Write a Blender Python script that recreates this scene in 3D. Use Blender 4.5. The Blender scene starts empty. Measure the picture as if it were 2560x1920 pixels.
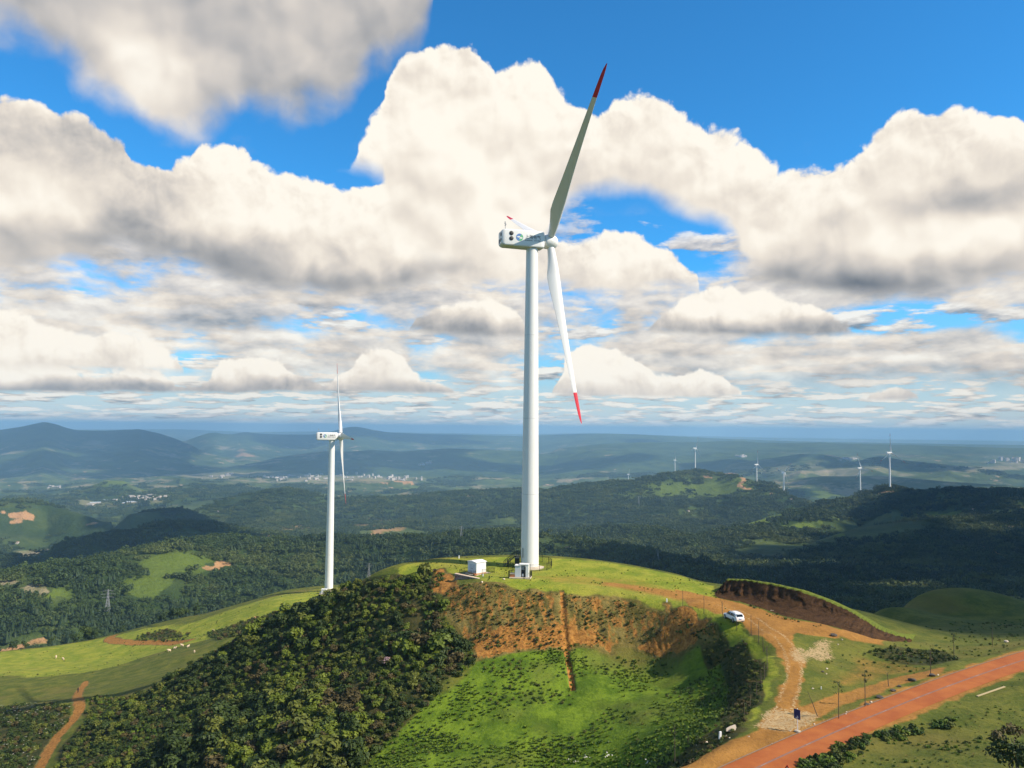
import bpy, bmesh, math, random
import numpy as np
from mathutils import Vector, Matrix, Quaternion
rnd = random.Random(7)
scene = bpy.context.scene
COL = scene.collection
PI = math.pi
# ------------------------------------------------------------------ camera
FPX = 1950.0                       # focal length in photograph pixels (2560 wide)
CAMZ = 33.0
CAM = np.array([0, 0, CAMZ])
_p = math.atan(110 / FPX); _r = math.radians(.5)
_F = np.array([0, math.cos(_p), math.sin(_p)]); _R0 = np.array([1., 0, 0]); _U0 = np.array([0, -math.sin(_p), math.cos(_p)])
_R = math.cos(_r) * _R0 + math.sin(_r) * _U0
_U = math.cos(_r) * _U0 - math.sin(_r) * _R0
cam_d = bpy.data.cameras.new('camera'); cam = bpy.data.objects.new('camera', cam_d); COL.objects.link(cam)
cam_d.sensor_width = 36; cam_d.lens = 36 * FPX / 2560; cam_d.clip_start = .5; cam_d.clip_end = 200000
mw = Matrix.Identity(4)
for i in range(3):
    mw[i][0] = _R[i]; mw[i][1] = _U[i]; mw[i][2] = -_F[i]; mw[i][3] = CAM[i]
cam.matrix_world = mw
scene.camera = cam

def ray(px, py):
    px = np.asarray(px, float); py = np.asarray(py, float)
    d = _F + ((px - 1280) / FPX)[..., None] * _R - ((py - 960) / FPX)[..., None] * _U
    return d / np.linalg.norm(d, axis=-1, keepdims=True)
def at_z(px, py, z):               # where a sight line meets the level z
    d = ray(px, py); t = (np.asarray(z, float) - CAMZ) / d[..., 2]
    return CAM + d * t[..., None]
def at_d(px, py, D):               # the point of a sight line at horizontal distance D
    d = ray(px, py); h = np.hypot(d[..., 0], d[..., 1])
    return CAM + d * (np.asarray(D, float) / h)[..., None]

# ------------------------------------------------------------------ noise
def _hash(ix, iy, seed):
    h = (ix.astype(np.int64) * 374761393 + iy.astype(np.int64) * 668265263 + seed * 1274126177) & 0xffffffff
    h = ((h ^ (h >> 13)) * 1274126177) & 0xffffffff
    return ((h ^ (h >> 16)) & 0xffff) / 65535.0
def vnoise(x, y, seed=0):
    ix = np.floor(x); iy = np.floor(y); fx = x - ix; fy = y - iy
    u = fx * fx * fx * (fx * (fx * 6 - 15) + 10); v = fy * fy * fy * (fy * (fy * 6 - 15) + 10)
    a = _hash(ix, iy, seed); b = _hash(ix + 1, iy, seed); c = _hash(ix, iy + 1, seed); d = _hash(ix + 1, iy + 1, seed)
    return (a * (1 - u) + b * u) * (1 - v) + (c * (1 - u) + d * u) * v
def fbm(x, y, sc, oct=5, seed=0, gain=.5, ridged=False):
    s = 0; a = 1.; t = 0
    x = x / sc; y = y / sc
    for o in range(oct):
        n = vnoise(x, y, seed + o * 17)
        if ridged: n = 1 - np.abs(2 * n - 1)
        s = s + a * n; t += a; a *= gain
        x, y = 2.03 * (x * .8 - y * .6) + 3.1, 2.03 * (x * .6 + y * .8) + 7.7
    return s / t
def sstep(a, b, x):
    t = np.clip((x - a) / (b - a), 0, 1); return t * t * (3 - 2 * t)

# ------------------------------------------------------------------ near terrain: thin-plate surface through surveyed heights
NEAR = [
 # lawn on the knoll
 (1323,1418,0),(1180,1405,0),(1100,1412,-.3),(1040,1418,-1),(1250,1440,0),(1400,1450,0),(1500,1430,0),(1500,1465,0),(1600,1455,-.2),(1600,1485,-.4),(1700,1490,-.6),(1700,1510,-.8),
 (1790,1500,-.7),(1850,1510,-.7),(1950,1540,-.8),
 # rim of the bowl
 (1150,1470,-1.5),(1230,1474,-.7),(1300,1474,-.5),(1400,1482,-.6),(1500,1488,-.7),(1600,1500,-.8),(1700,1522,-1),(1790,1556,-1.1),(1860,1600,-1.1),(1895,1650,-1.1),(1903,1710,-1.2),(1880,1770,-1.3),(1830,1835,-1.3),(1760,1890,-1.3),(1650,1940,-1.5),
 # foot of the cut face and bowl floor
 (1200,1605,-8.5),(1300,1605,-8),(1400,1605,-7.8),(1500,1605,-7.8),(1600,1610,-7.8),(1700,1630,-7.5),(1780,1660,-7),(1825,1710,-6.3),(1810,1770,-6),(1750,1830,-6),(1670,1880,-7),
 (1300,1700,-11.5),(1500,1700,-11),(1650,1750,-10.5),(1500,1800,-13.5),(1650,1830,-10),(1300,1800,-14.5),(1100,1850,-17),(1300,1900,-16.5),(1500,1900,-15),
 # shrub spur
 (940,1440,-3),(850,1482,-10),(760,1512,-15),(690,1547,-19),(620,1582,-23),(560,1614,-27),(490,1652,-31),(430,1692,-36),(330,1742,-42),
 (1100,1500,-4),(1000,1550,-8),(900,1600,-13),(800,1650,-18),(650,1700,-24),(500,1760,-31),(1150,1600,-9),(1050,1680,-12),(950,1750,-15.5),(800,1800,-20),(650,1850,-25),(450,1880,-32),(250,1880,-40),(100,1900,-45.5),
 (1100,1990,-18),(800,1990,-22),(400,2000,-36),(0,2000,-46),(1500,1990,-17),(1620,2050,-9),
 # track, dirt flat, verge and road
 (1850,1545,-.8),(1900,1580,-.9),(1960,1640,-1),(2050,1600,-1),(1980,1720,-1.2),(1960,1800,-1.3),(2100,1700,-1.5),(2000,1850,-1.2),(2200,1660,-2.2),(2250,1700,-1.6),(2100,1780,-1.3),(2400,1660,-1.2),(2300,1615,-3.2),(2050,1560,-.9),(2150,1590,-1.2),(2200,1605,-1.8),
 (2034,1850,-1),(2300,1750,-1),(2560,1650,-.8),(2700,1600,-.6),(2300,1850,-1),(2500,1760,-.5),(2500,1880,.5),(2560,1920,1.5),(2300,2000,1),(2000,2000,-1),(2600,2100,4),(2800,1800,.5),
 # right meadow
 (2250,1600,-4.2),(2350,1640,-3.2),(2300,1570,-9),(2400,1580,-9),(2500,1605,-5),(2250,1535,-16),(2350,1503,-22),(2480,1512,-20),(2560,1520,-19),(2180,1540,-15),(2700,1540,-17),(2700,1570,-8),(2350,1536,-14),(2450,1541,-13.5),(2550,1547,-13),(2250,1550,-12.5),(2650,1552,-13),
 # far-left grass ridge
 (820,1472,-53.5),(760,1478,-54.5),(700,1500,-53.5),(880,1462,-53.5),(700,1542,-47),(620,1565,-55),(600,1511,-61),(450,1547,-74),(300,1590,-86),(130,1622,-96),(0,1632,-98),(-200,1640,-102),
 (450,1600,-66),(500,1645,-53),(300,1640,-72),(300,1695,-59),(150,1680,-68),(50,1705,-65),(200,1742,-50),(50,1805,-50),(200,1850,-44),(0,1850,-50),(-200,1800,-60),(-300,1900,-55),
]
_n = np.array(NEAR, float)
_pts = at_z(_n[:, 0], _n[:, 1], _n[:, 2])
_extra = []
def falloff(edge, drops):          # ground that drops away behind a crest
    for (px, py, z) in edge:
        P = at_z(px, py, z); h = P[:2] / np.linalg.norm(P[:2])
        _extra.append([P[0], P[1], z])
        for dd, dz in drops:
            _extra.append([P[0] + h[0] * dd, P[1] + h[1] * dd, z + dz])
falloff([(1000,1409,-1),(1090,1396,-.5),(1180,1390,-.3),(1260,1388,-.3),(1380,1391,-.3),(1500,1402,-.4),(1600,1418,-.8),(1700,1438,-1),(1780,1458,-1.2)], [(14,-7),(50,-34),(110,-80)])
falloff([(1860,1465,-1),(1960,1480,-1.5),(2060,1505,-2.5),(2140,1535,-7)], [(16,-8),(55,-36),(110,-70)])
falloff([(2350,1501,-22.3),(2480,1510,-20.3),(2600,1522,-19)], [(25,-8),(80,-45)])
falloff([(2250,1528,-17)], [(25,-9),(80,-45)])
falloff([(850,1480,-9.8),(690,1545,-18.8)], [(28,-12),(65,-27)])
falloff([(900,1459,-53.5),(820,1462,-54.5),(700,1479,-58),(560,1520,-66),(380,1568,-81),(200,1610,-93),(0,1630,-98.5)], [(25,-11),(90,-60)])
_extra += [[-40, 20, 0], [40, 20, 3], [0, 40, 0], [-80, 90, -22], [90, 60, 3], [-150, 150, -45], [120, 120, 0]]
_C = np.vstack([_pts, np.array(_extra)])
# drop near-duplicates
_keep = []
for i in range(len(_C)):
    if all(np.hypot(*(_C[i, :2] - _C[j, :2])) > 2.0 for j in _keep): _keep.append(i)
_C = _C[_keep]
def _phi(r2): return np.where(r2 > 0, .5 * r2 * np.log(np.maximum(r2, 1e-9)), 0)
_S = 100.0
_cx = _C[:, :2] / _S
_A = _phi(((_cx[:, None] - _cx[None]) ** 2).sum(-1)) + np.eye(len(_C)) * 2e-4
_Pm = np.hstack([np.ones((len(_C), 1)), _cx])
_M = np.block([[_A, _Pm], [_Pm.T, np.zeros((3, 3))]])
_W = np.linalg.solve(_M, np.r_[_C[:, 2], 0, 0, 0])
def tps(x, y):
    q = np.stack([np.ravel(x), np.ravel(y)], 1) / _S
    out = np.empty(len(q))
    for s in range(0, len(q), 40000):
        b = q[s:s + 40000]
        out[s:s + 40000] = _phi(((b[:, None] - _cx[None]) ** 2).sum(-1)) @ _W[:-3] + _W[-3] + b @ _W[-2:]
    return out.reshape(np.shape(x))

# ------------------------------------------------------------------ far terrain: ridges on a stepped basin
RIDGES = [  # (crest points (px,py,distance), front slope, back slope, crest rounding)
 ([(-400,1470,950),(0,1442,950),(120,1422,950),(285,1394,1000),(447,1358,1050),(561,1346,1100),(690,1354,1100),(830,1347,1100),(1000,1352,1050),(1150,1338,1000),(1280,1332,1000),(1400,1347,1000),(1550,1372,900),(1700,1405,850),(1850,1440,800)], .26, .35, 40),
 ([(-400,1425,1600),(80,1389,1600),(135,1368,1620),(230,1342,1650),(350,1324,1700),(390,1310,1700),(460,1304,1750),(540,1311,1750),(620,1325,1700),(760,1350,1600)], .25, .4, 50),
 ([(200,1320,2350),(280,1302,2400),(330,1282,2400),(400,1274,2450),(450,1272,2500),(500,1286,2500),(560,1310,2500)], .25, .4, 60),
 ([(-300,1310,2600),(0,1250,2600),(60,1246,2600),(120,1258,2600),(180,1275,2500),(260,1300,2400)], .2, .3, 60),
 ([(430,1305,2800),(557,1247,3000),(610,1235,3000),(671,1223,3000),(716,1219,3000),(773,1229,3000),(814,1239,3000),(900,1243,2900),(1000,1241,2900),(1100,1231,3000),(1200,1225,3000),(1300,1222,3000),(1400,1225,3000)], .07, .3, 60),
 ([(1200,1290,2400),(1300,1248,2600),(1350,1235,2600),(1400,1218,2650),(1500,1206,2700),(1600,1198,2700),(1650,1186,2750),(1690,1180,2800),(1740,1175,2900),(1800,1186,2800),(1850,1191,2700),(1900,1203,2650),(1930,1210,2600),(1960,1232,2500),(1990,1247,2450),(2040,1260,2400),(2100,1295,2300)], .13, .35, 50),
 ([(1900,1300,2000),(1980,1272,2100),(2060,1253,2100),(2100,1244,2100),(2150,1233,2150),(2200,1221,2100),(2224,1216,2080),(2270,1225,2050),(2300,1229,2000),(2400,1222,1900),(2480,1224,1800),(2560,1226,1800),(3000,1228,1800)], .11, .35, 45),
 ([(1750,1345,1500),(1830,1322,1550),(1900,1300,1650),(1980,1280,1750),(2040,1275,1800)], .15, .2, 60),
 ([(2000,1370,1250),(2150,1318,1350),(2300,1300,1400),(2420,1290,1450),(2600,1285,1450),(3000,1290,1450)], .12, .15, 60),
 ([(1300,1375,1350),(1420,1330,1500),(1520,1318,1550),(1640,1322,1500),(1720,1345,1400)], .14, .25, 60),
 ([(80,1260,4300),(160,1238,4400),(210,1220,4450),(260,1201,4500),(310,1202,4500),(360,1225,4500),(420,1250,4400)], .2, .25, 80),
 ([(1750,1215,4300),(1850,1203,4400),(1939,1197,4500),(2056,1189,4500),(2222,1189,4500),(2347,1201,4300),(2560,1216,4200),(2900,1220,4200)], .08, .2, 120),
 ([(380,1215,5600),(450,1196,5600),(540,1205,5600),(640,1228,5400)], .12, .2, 120),
 ([(760,1225,4700),(830,1206,4900),(900,1194,5000),(1000,1200,5000),(1100,1214,4800)], .1, .2, 120),
 ([(1750,1165,6400),(1850,1146,6500),(1950,1136,6500),(2000,1131,6500),(2060,1131,6500),(2120,1142,6500),(2200,1158,6400)], .12, .2, 200),
 ([(2050,1175,6000),(2100,1155,6100),(2170,1140,6200),(2200,1138,6200),(2260,1146,6200),(2330,1152,6200),(2440,1165,6000),(2520,1180,6000)], .1, .2, 200),
 ([(600,1160,8000),(700,1140,8200),(800,1128,8400),(900,1122,8500),(1000,1128,8500),(1120,1120,8500),(1250,1124,8500),(1400,1130,8400),(1550,1135,8200)], .09, .2, 300),
 ([(1400,1120,9000),(1500,1110,9000),(1600,1105,9000),(1750,1104,9200),(1850,1101,9300),(1900,1106,9300),(2000,1107,9300),(2050,1106,9300),(2150,1109,9300),(2300,1112,9300),(2450,1117,9300),(2560,1119,9300),(3000,1125,9300)], .05, .15, 400),
 ([(-400,1085,11000),(-200,1078,11000),(0,1073,11000),(60,1064,11000),(85,1058,11000),(112,1053,11000),(140,1059,11000),(165,1068,11000),(190,1074,11000),(260,1076,11000),(320,1073,11000),(350,1072,11000),(400,1083,11000),(445,1098,10500),(480,1112,10000),(560,1135,9500)], .085, .2, 250),
 ([(430,1108,13000),(480,1096,13000),(510,1085,13000),(535,1079,13000),(560,1085,13000),(590,1084,13000),(610,1079,13000),(640,1083,13000),(700,1086,13500),(780,1086,14000),(830,1078,14000),(870,1067,14000),(895,1066,14000),(930,1074,14000),(970,1080,14000),(1050,1084,14000),(1150,1086,14000),(1300,1089,14000),(1450,1084,13000),(1520,1083,13000),(1600,1086,13000),(1700,1091,13000),(1800,1096,13000),(2000,1103,13000),(2560,1112,13000)], .07, .2, 300),
 ([(-400,1070,24000),(0,1072,24000),(450,1072,24000),(640,1078,24000),(800,1077,24000),(1000,1079,24000),(1280,1083,24000),(1480,1081,24000),(1700,1087,24000),(1920,1092,24000),(2200,1096,24000),(2560,1101,24000),(3000,1106,24000)], .05, .15, 600),
]
BASE_D = np.array([250, 600, 1000, 1500, 2200, 3500, 5500, 9000, 45000.])
BASE_PX = np.array([-400, 0, 640, 1280, 1920, 2560, 2960.])
BASE_Z = np.array([
 [-150,-150,-150,-150,-150,-150,-150],
 [-155,-155,-155,-145,-112,-100,-100],
 [-162,-162,-162,-155,-135,-125,-120],
 [-210,-208,-205,-180,-160,-150,-150],
 [-250,-248,-235,-215,-195,-185,-185],
 [-295,-293,-275,-265,-290,-300,-300],
 [-320]*7, [-330]*7, [-330]*7], float)
AZ_OF = lambda px, py=1200: np.arctan2(ray(px, py)[..., 0], ray(px, py)[..., 1])
_bAZ = AZ_OF(BASE_PX, np.full(7, 1250.))
def base_z(az, d):
    lz = np.log(np.clip(d, 250, 45000)); LB = np.log(BASE_D)
    i = np.clip(np.searchsorted(LB, lz) - 1, 0, len(LB) - 2); t = np.clip((lz - LB[i]) / (LB[i + 1] - LB[i]), 0, 1)
    a = np.clip(az, _bAZ[0], _bAZ[-1]); j = np.clip(np.searchsorted(_bAZ, a) - 1, 0, 5); s = (a - _bAZ[j]) / (_bAZ[j + 1] - _bAZ[j])
    return (BASE_Z[i, j] * (1 - s) + BASE_Z[i, j + 1] * s) * (1 - t) + (BASE_Z[i + 1, j] * (1 - s) + BASE_Z[i + 1, j + 1] * s) * t
_RG = []
for pts, sf, sb, c in RIDGES:
    p = np.array(pts, float); P = at_d(p[:, 0], p[:, 1], p[:, 2])
    a = np.arctan2(P[:, 0], P[:, 1])
    aa = np.linspace(a[0], a[-1], 400); Z = np.interp(aa, a, P[:, 2]); D = np.interp(aa, a, p[:, 2])
    k = np.hanning(9); k /= k.sum()
    Zs = np.convolve(np.pad(Z, 4, 'edge'), k, 'valid'); Ds = np.convolve(np.pad(D, 4, 'edge'), k, 'valid')
    _RG.append((aa, Zs, Ds, sf, sb, c))
def far_z(x, y):
    d = np.hypot(x, y); az = np.arctan2(x, y)
    z = base_z(az, d); crest = np.zeros_like(z)
    for (aa, Zs, Ds, sf, sb, c) in _RG:
        Z = np.interp(az, aa, Zs); D = np.interp(az, aa, Ds)
        out = np.maximum(0, np.maximum(aa[0] - az, az - aa[-1])) * d
        t = D - d
        s = np.where(t > 0, sf, sb)
        zr = Z - s * (np.sqrt(t * t + c * c) - c) - .3 * out
        zr = np.where(zr > z, zr, zr)
        k = np.maximum(6, .012 * D)
        h = np.clip(.5 + .5 * (zr - z) / k, 0, 1)
        w = np.exp(-(t / (c * 1.2 + .03 * D)) ** 2) * (zr > z - k)
        crest = np.where(zr > z, w, crest * (1 - h))
        z = z + (zr - z) * h + k * h * (1 - h) * .25
    amp = np.clip(.034 * d, 0, 110) + 75 * sstep(4500, 9000, d)
    n = fbm(x, y, 420, 5, 3, .5, True) * .6 + fbm(x, y, 1500, 4, 9, .5, True) * .8
    big = sstep(4500, 9000, d)
    n = n * (1 - big) + (fbm(x, y, 1600, 5, 23, .52, True) * .7 + fbm(x, y, 5200, 4, 29, .5, True) * .7) * big
    z = z - amp * np.maximum(0, (1.15 - n)) * (1 - .93 * crest)
    return z
def height0(x, y):
    d = np.hypot(x, y); z = np.full(np.shape(x), -400.)
    near = d < 640
    zn = tps(x[near], y[near])
    dn = d[near]
    cut = np.maximum(0, dn - 470) * .9
    zn = zn - cut
    zn = np.where(np.abs(np.arctan2(x[near], y[near])) > 1.2, np.minimum(zn, 2), zn)
    z[near] = zn
    far = d > 230
    zf = far_z(x[far], y[far]) - 200 * (1 - sstep(230, 420, d[far]))
    k = 9.0
    a = z[far]; h = np.clip(.5 + .5 * (zf - a) / k, 0, 1)
    z[far] = a + (zf - a) * h + k * h * (1 - h) * .5
    return z
# ------------------------------------------------------------------ ground sheet: one polar grid out to the horizon
AZ = np.radians(np.concatenate([np.linspace(-180, -42, 24), np.arange(-38.5, 38.51, .095), np.linspace(42, 180, 24)]))
DR = np.concatenate([[14, 25, 36, 46, 54], np.exp(np.arange(math.log(60), math.log(46000), .0060))])
NA, ND = len(AZ), len(DR)
GX = np.sin(AZ)[None, :] * DR[:, None]; GY = np.cos(AZ)[None, :] * DR[:, None]
GZ = height0(GX, GY)
# road bed
_ue = at_z([1700,1808,1930,2034,2164,2294,2425,2560,2700], [1968,1920,1867,1821,1767,1715,1669,1626,1586], -1.0)[:, :2]
_le = at_z([1800,1900,2008,2164,2294,2403,2560,2700], [2010,1958,1906,1834,1780,1730,1678,1635], -1.0)[:, :2]
_qu = np.polyfit(_ue[:, 0], _ue[:, 1], 2); _ql = np.polyfit(_le[:, 0], _le[:, 1], 2)
_rx = np.linspace(8, 95, 120)
ROADC = np.stack([_rx, (np.polyval(_qu, _rx) + np.polyval(_ql, _rx)) / 2], 1)
_tg = np.gradient(ROADC, axis=0); _tg /= np.linalg.norm(_tg, axis=1)[:, None]
ROADN = np.stack([-_tg[:, 1], _tg[:, 0]], 1)
ROADW = float(np.median(np.abs(np.polyval(_qu, _rx) - np.polyval(_ql, _rx)) * np.abs(ROADN[:, 1])))
ROADZ = np.full(len(_rx), -1.0)
def dist_poly(x, y, P):            # distance to an open polyline, with parameter
    best = np.full(np.shape(x), 1e9); par = np.zeros(np.shape(x)); acc = 0
    for i in range(len(P) - 1):
        a = P[i]; b = P[i + 1]; ab = b - a; L = np.hypot(*ab)
        t = np.clip(((x - a[0]) * ab[0] + (y - a[1]) * ab[1]) / (L * L), 0, 1)
        dd = np.hypot(x - a[0] - t * ab[0], y - a[1] - t * ab[1])
        m = dd < best; best = np.where(m, dd, best); par = np.where(m, acc + t * L, par); acc += L
    return best, par
_nr = int(np.searchsorted(DR, 640))
NX, NY = GX[:_nr], GY[:_nr]
_rd, _ = dist_poly(NX, NY, ROADC[::6])
_w = 1 - sstep(ROADW / 2 + .5, ROADW / 2 + 5, _rd)
GZ[:_nr] = GZ[:_nr] * (1 - _w) + (-1.0) * _w

def ground_z(x, y):                # bilinear look-up in the sheet
    x = np.asarray(x, float); y = np.asarray(y, float)
    a = np.arctan2(x, y); d = np.clip(np.hypot(x, y), 15, 45000)
    j = np.clip(np.searchsorted(AZ, a) - 1, 0, NA - 2); i = np.clip(np.searchsorted(DR, d) - 1, 0, ND - 2)
    s = (a - AZ[j]) / (AZ[j + 1] - AZ[j]); t = (d - DR[i]) / (DR[i + 1] - DR[i])
    return (GZ[i, j] * (1 - s) + GZ[i, j + 1] * s) * (1 - t) + (GZ[i + 1, j] * (1 - s) + GZ[i + 1, j + 1] * s) * t
def hit(px, py, dmin=45, dmax=40000):   # where sight lines first meet the ground
    px = np.atleast_1d(np.asarray(px, float)); py = np.atleast_1d(np.asarray(py, float))
    d = ray(px, py); h = np.hypot(d[:, 0], d[:, 1]); d = d / h[:, None]
    T = np.exp(np.linspace(math.log(dmin), math.log(dmax), 900))
    X = d[:, 0:1] * T; Y = d[:, 1:2] * T; Z = CAMZ + d[:, 2:3] * T
    below = Z < ground_z(X, Y)
    k = np.where(below.any(1), below.argmax(1), len(T) - 1)
    lo = T[np.maximum(k - 1, 0)]; hi = T[k]
    for _ in range(14):
        m = (lo + hi) / 2
        b = CAMZ + d[:, 2] * m < ground_z(d[:, 0] * m, d[:, 1] * m)
        hi = np.where(b, m, hi); lo = np.where(b, lo, m)
    return np.stack([d[:, 0] * hi, d[:, 1] * hi, ground_z(d[:, 0] * hi, d[:, 1] * hi)], 1)
def in_poly(x, y, P):
    c = np.zeros(np.shape(x), bool); n = len(P)
    for i in range(n):
        x0, y0 = P[i]; x1, y1 = P[(i + 1) % n]
        if y0 == y1: continue
        m = ((y0 > y) != (y1 > y)) & (x < (x1 - x0) * (y - y0) / (y1 - y0) + x0)
        c ^= m
    return c
def signed(x, y, P):               # > 0 inside
    Pc = np.vstack([P, P[:1]]); dd, _ = dist_poly(x, y, Pc)
    return np.where(in_poly(x, y, P), dd, -dd)
def world_poly(pix):
    p = np.array(pix, float); return hit(p[:, 0], p[:, 1])[:, :2]
def soft(arr, P, w, val=1.0, wob=0):    # blend a patch with a ragged edge into a mask
    lo = P.min(0) - w * 3; hi = P.max(0) + w * 3
    m = (GX >= lo[0]) & (GX <= hi[0]) & (GY >= lo[1]) & (GY <= hi[1])
    if not m.any(): return
    x, y = GX[m], GY[m]
    s = signed(x, y, P) + (fbm(x, y, max(w * 4, 1.5), 3, 41) - .5) * wob
    arr[m] = np.maximum(arr[m], val * sstep(-w, w, s))
def line(arr, P, hw, w, val=1.0):
    lo = P.min(0) - hw * 3 - w; hi = P.max(0) + hw * 3 + w
    m = (GX >= lo[0]) & (GX <= hi[0]) & (GY >= lo[1]) & (GY <= hi[1])
    x, y = GX[m], GY[m]; dd, _ = dist_poly(x, y, P)
    dd = dd + (fbm(x, y, 3 * hw, 3, 43) - .5) * hw
    arr[m] = np.maximum(arr[m], val * (1 - sstep(hw - w, hw + w, dd)))

MASKS = {k: np.zeros_like(GX) for k in ('lush', 'dirt', 'sand', 'soil', 'vivid', 'wild', 'forest', 'meadow', 'field', 'bare')}
K_LAWN = world_poly([(1000,1418),(1090,1398),(1300,1391),(1500,1404),(1700,1441),(1790,1466),(1800,1500),(1870,1588),(1918,1650),(1925,1700),(1890,1780),(1875,1770),(1898,1700),(1885,1640),(1800,1565),(1700,1525),(1600,1502),(1400,1485),(1260,1475),(1140,1442),(1000,1440)])
soft(MASKS['lush'], K_LAWN, 1.2, 1, 2)
soft(MASKS['lush'], world_poly([(1800,1562),(1880,1590),(1935,1640),(1948,1690),(1930,1745),(1902,1800),(1862,1815),(1840,1850),(1825,1842),(1880,1775),(1907,1715),(1904,1650),(1860,1600)]), .8, .6, 2)
K_RIDGE = world_poly([(870,1466),(820,1466),(700,1483),(560,1524),(300,1590),(0,1634),(-200,1642),(-200,1700),(0,1700),(180,1695),(300,1670),(480,1610),(600,1575),(690,1548)])
soft(MASKS['lush'], K_RIDGE, 13, 1.0, 45)
soft(MASKS['wild'], world_poly([(520,1585),(640,1545),(700,1530),(690,1555),(600,1590),(540,1600)]), 4, .7, 12)
soft(MASKS['wild'], world_poly([(330,1590),(420,1572),(480,1585),(460,1600),(340,1600)]), 4, .65, 12)
soft(MASKS['dirt'], world_poly([(1690,1476),(1740,1484),(1790,1493),(1860,1509),(1960,1543),(2060,1561),(2140,1586),(2200,1603),(2080,1594),(2000,1585),(1975,1600),(1985,1625),(2010,1650),(2015,1700),(1995,1740),(1985,1780),(1925,1790),(1945,1740),(1958,1690),(1955,1655),(1935,1620),(1900,1588),(1850,1558),(1780,1532),(1720,1512)]), 1.0, 1, 2.5)
soft(MASKS['dirt'], world_poly([(1480,1450),(1600,1460),(1700,1474),(1760,1492),(1750,1520),(1700,1508),(1600,1482),(1500,1466)]), 3.0, .68, 5)
soft(MASKS['dirt'], world_poly([(1988,1775),(2090,1735),(2250,1690),(2330,1672),(2380,1665),(2330,1690),(2220,1725),(2100,1765),(2030,1800),(2010,1815)]), .8, .85, 1.6)
soft(MASKS['dirt'], world_poly([(1870,1835),(1925,1788),(2010,1785),(2030,1815),(1990,1850),(1850,1905),(1700,1972),(1640,1965),(1720,1905),(1800,1865)]), .9, .95, 2)
soft(MASKS['dirt'], world_poly([(1200,1432),(1500,1436),(1650,1458),(1700,1500),(1560,1478),(1380,1462)]), 4, .42, 6)
soft(MASKS['dirt'], world_poly([(2060,1700),(2150,1640),(2260,1660),(2340,1672),(2250,1690),(2120,1722)]), 2.5, .45, 5)
soft(MASKS['dirt'], world_poly([(2120,1560),(2180,1592),(2240,1602),(2200,1612),(2130,1602),(2090,1590)]), 1, .8, 2)
for pp in ([(1890,1815),(1935,1770),(1995,1780),(2030,1788),(2015,1818),(1960,1826)], [(1972,1622),(2008,1617),(2022,1635),(2010,1658),(1985,1650)], [(2018,1600),(2060,1588),(2095,1606),(2095,1634),(2050,1650),(2012,1640)]):
    soft(MASKS['sand'], world_poly(pp), 1.2, .62, 3.5)
FACE = world_poly([(1120,1470),(1300,1477),(1500,1493),(1600,1505),(1700,1527),(1790,1563),(1800,1600),(1740,1596),(1640,1592),(1560,1604),(1450,1616),(1250,1634),(1190,1642),(1150,1580),(1100,1520)])
soft(MASKS['soil'], FACE, 1.2, .47, 4)
soft(MASKS['soil'], world_poly([(1170,1600),(1300,1575),(1500,1570),(1730,1572),(1740,1598),(1560,1606),(1450,1618),(1250,1636),(1190,1646)]), 1.2, .9, 4)
soft(MASKS['soil'], world_poly([(1083,1428),(1108,1420),(1134,1444),(1152,1474),(1120,1492),(1083,1482)]), .8, 1, 2)
soft(MASKS['soil'], world_poly([(1660,1510),(1740,1535),(1760,1560),(1700,1590),(1660,1570)]), 1, .9, 5)
TRENCH = hit([1404,1408,1414,1422,1432], [1478,1520,1600,1660,1715])[:, :2]
line(MASKS['soil'], TRENCH, .42, .2, 1)
BOWL = world_poly([(1190,1645),(1450,1618),(1700,1602),(1800,1645),(1860,1720),(1840,1800),(1760,1880),(1650,1950),(900,2000),(700,1990),(1000,1800),(1100,1720)])
soft(MASKS['vivid'], BOWL, 3, 1, 8)
SHRUBHILL = world_poly([(1120,1428),(1010,1440),(930,1450),(850,1484),(690,1548),(560,1616),(430,1695),(330,1742),(250,1742),(216,1755),(214,1795),(192,1835),(160,1875),(130,1940),(110,2000),(500,2000),(800,1990),(950,1880),(1080,1750),(1200,1650),(1120,1560),(1090,1490)])
soft(MASKS['wild'], SHRUBHILL, 3, 1, 6)
LEFTSCRUB = world_poly([(-150,1770),(60,1760),(165,1765),(190,1800),(150,1840),(110,1900),(80,1990),(-150,1990)])
soft(MASKS['wild'], LEFTSCRUB, 3, .8, 6)
FLANK = world_poly([(1700,1530),(1790,1562),(1860,1600),(1903,1650),(1906,1720),(1884,1772),(1830,1838),(1750,1897),(1640,1955),(1590,1955),(1700,1890),(1790,1815),(1825,1740),(1815,1680),(1750,1610)])
soft(MASKS['wild'], FLANK, 1.5, .9, 4)
soft(MASKS['wild'], world_poly([(2160,1632),(2260,1622),(2360,1628),(2395,1650),(2330,1664),(2230,1652)]), 2, .9, 4)
LPATH = hit([98,125,150,185,200,193,198,215], [1925,1870,1835,1800,1770,1745,1725,1704])[:, :2]
line(MASKS['soil'], LPATH, 1.3, .5, .9)
RPATH = hit([470,400,330,290,272,285], [1603,1606,1609,1603,1593,1587])[:, :2]
line(MASKS['soil'], RPATH, 2.6, .9, .95)
_rd2, _ = dist_poly(NX, NY, ROADC[::4])
MASKS['dirt'][:_nr] = np.maximum(MASKS['dirt'][:_nr], .7 * (1 - sstep(ROADW / 2 + .2, ROADW / 2 + 1.6, _rd2 + (fbm(NX, NY, 2.5, 3, 5) - .5) * 1.6)))
_tk = hit([1800,1880,1940,1975,1988,1980,1960,1935], [1510,1544,1584,1624,1670,1720,1770,1825])[:, :2]
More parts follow.
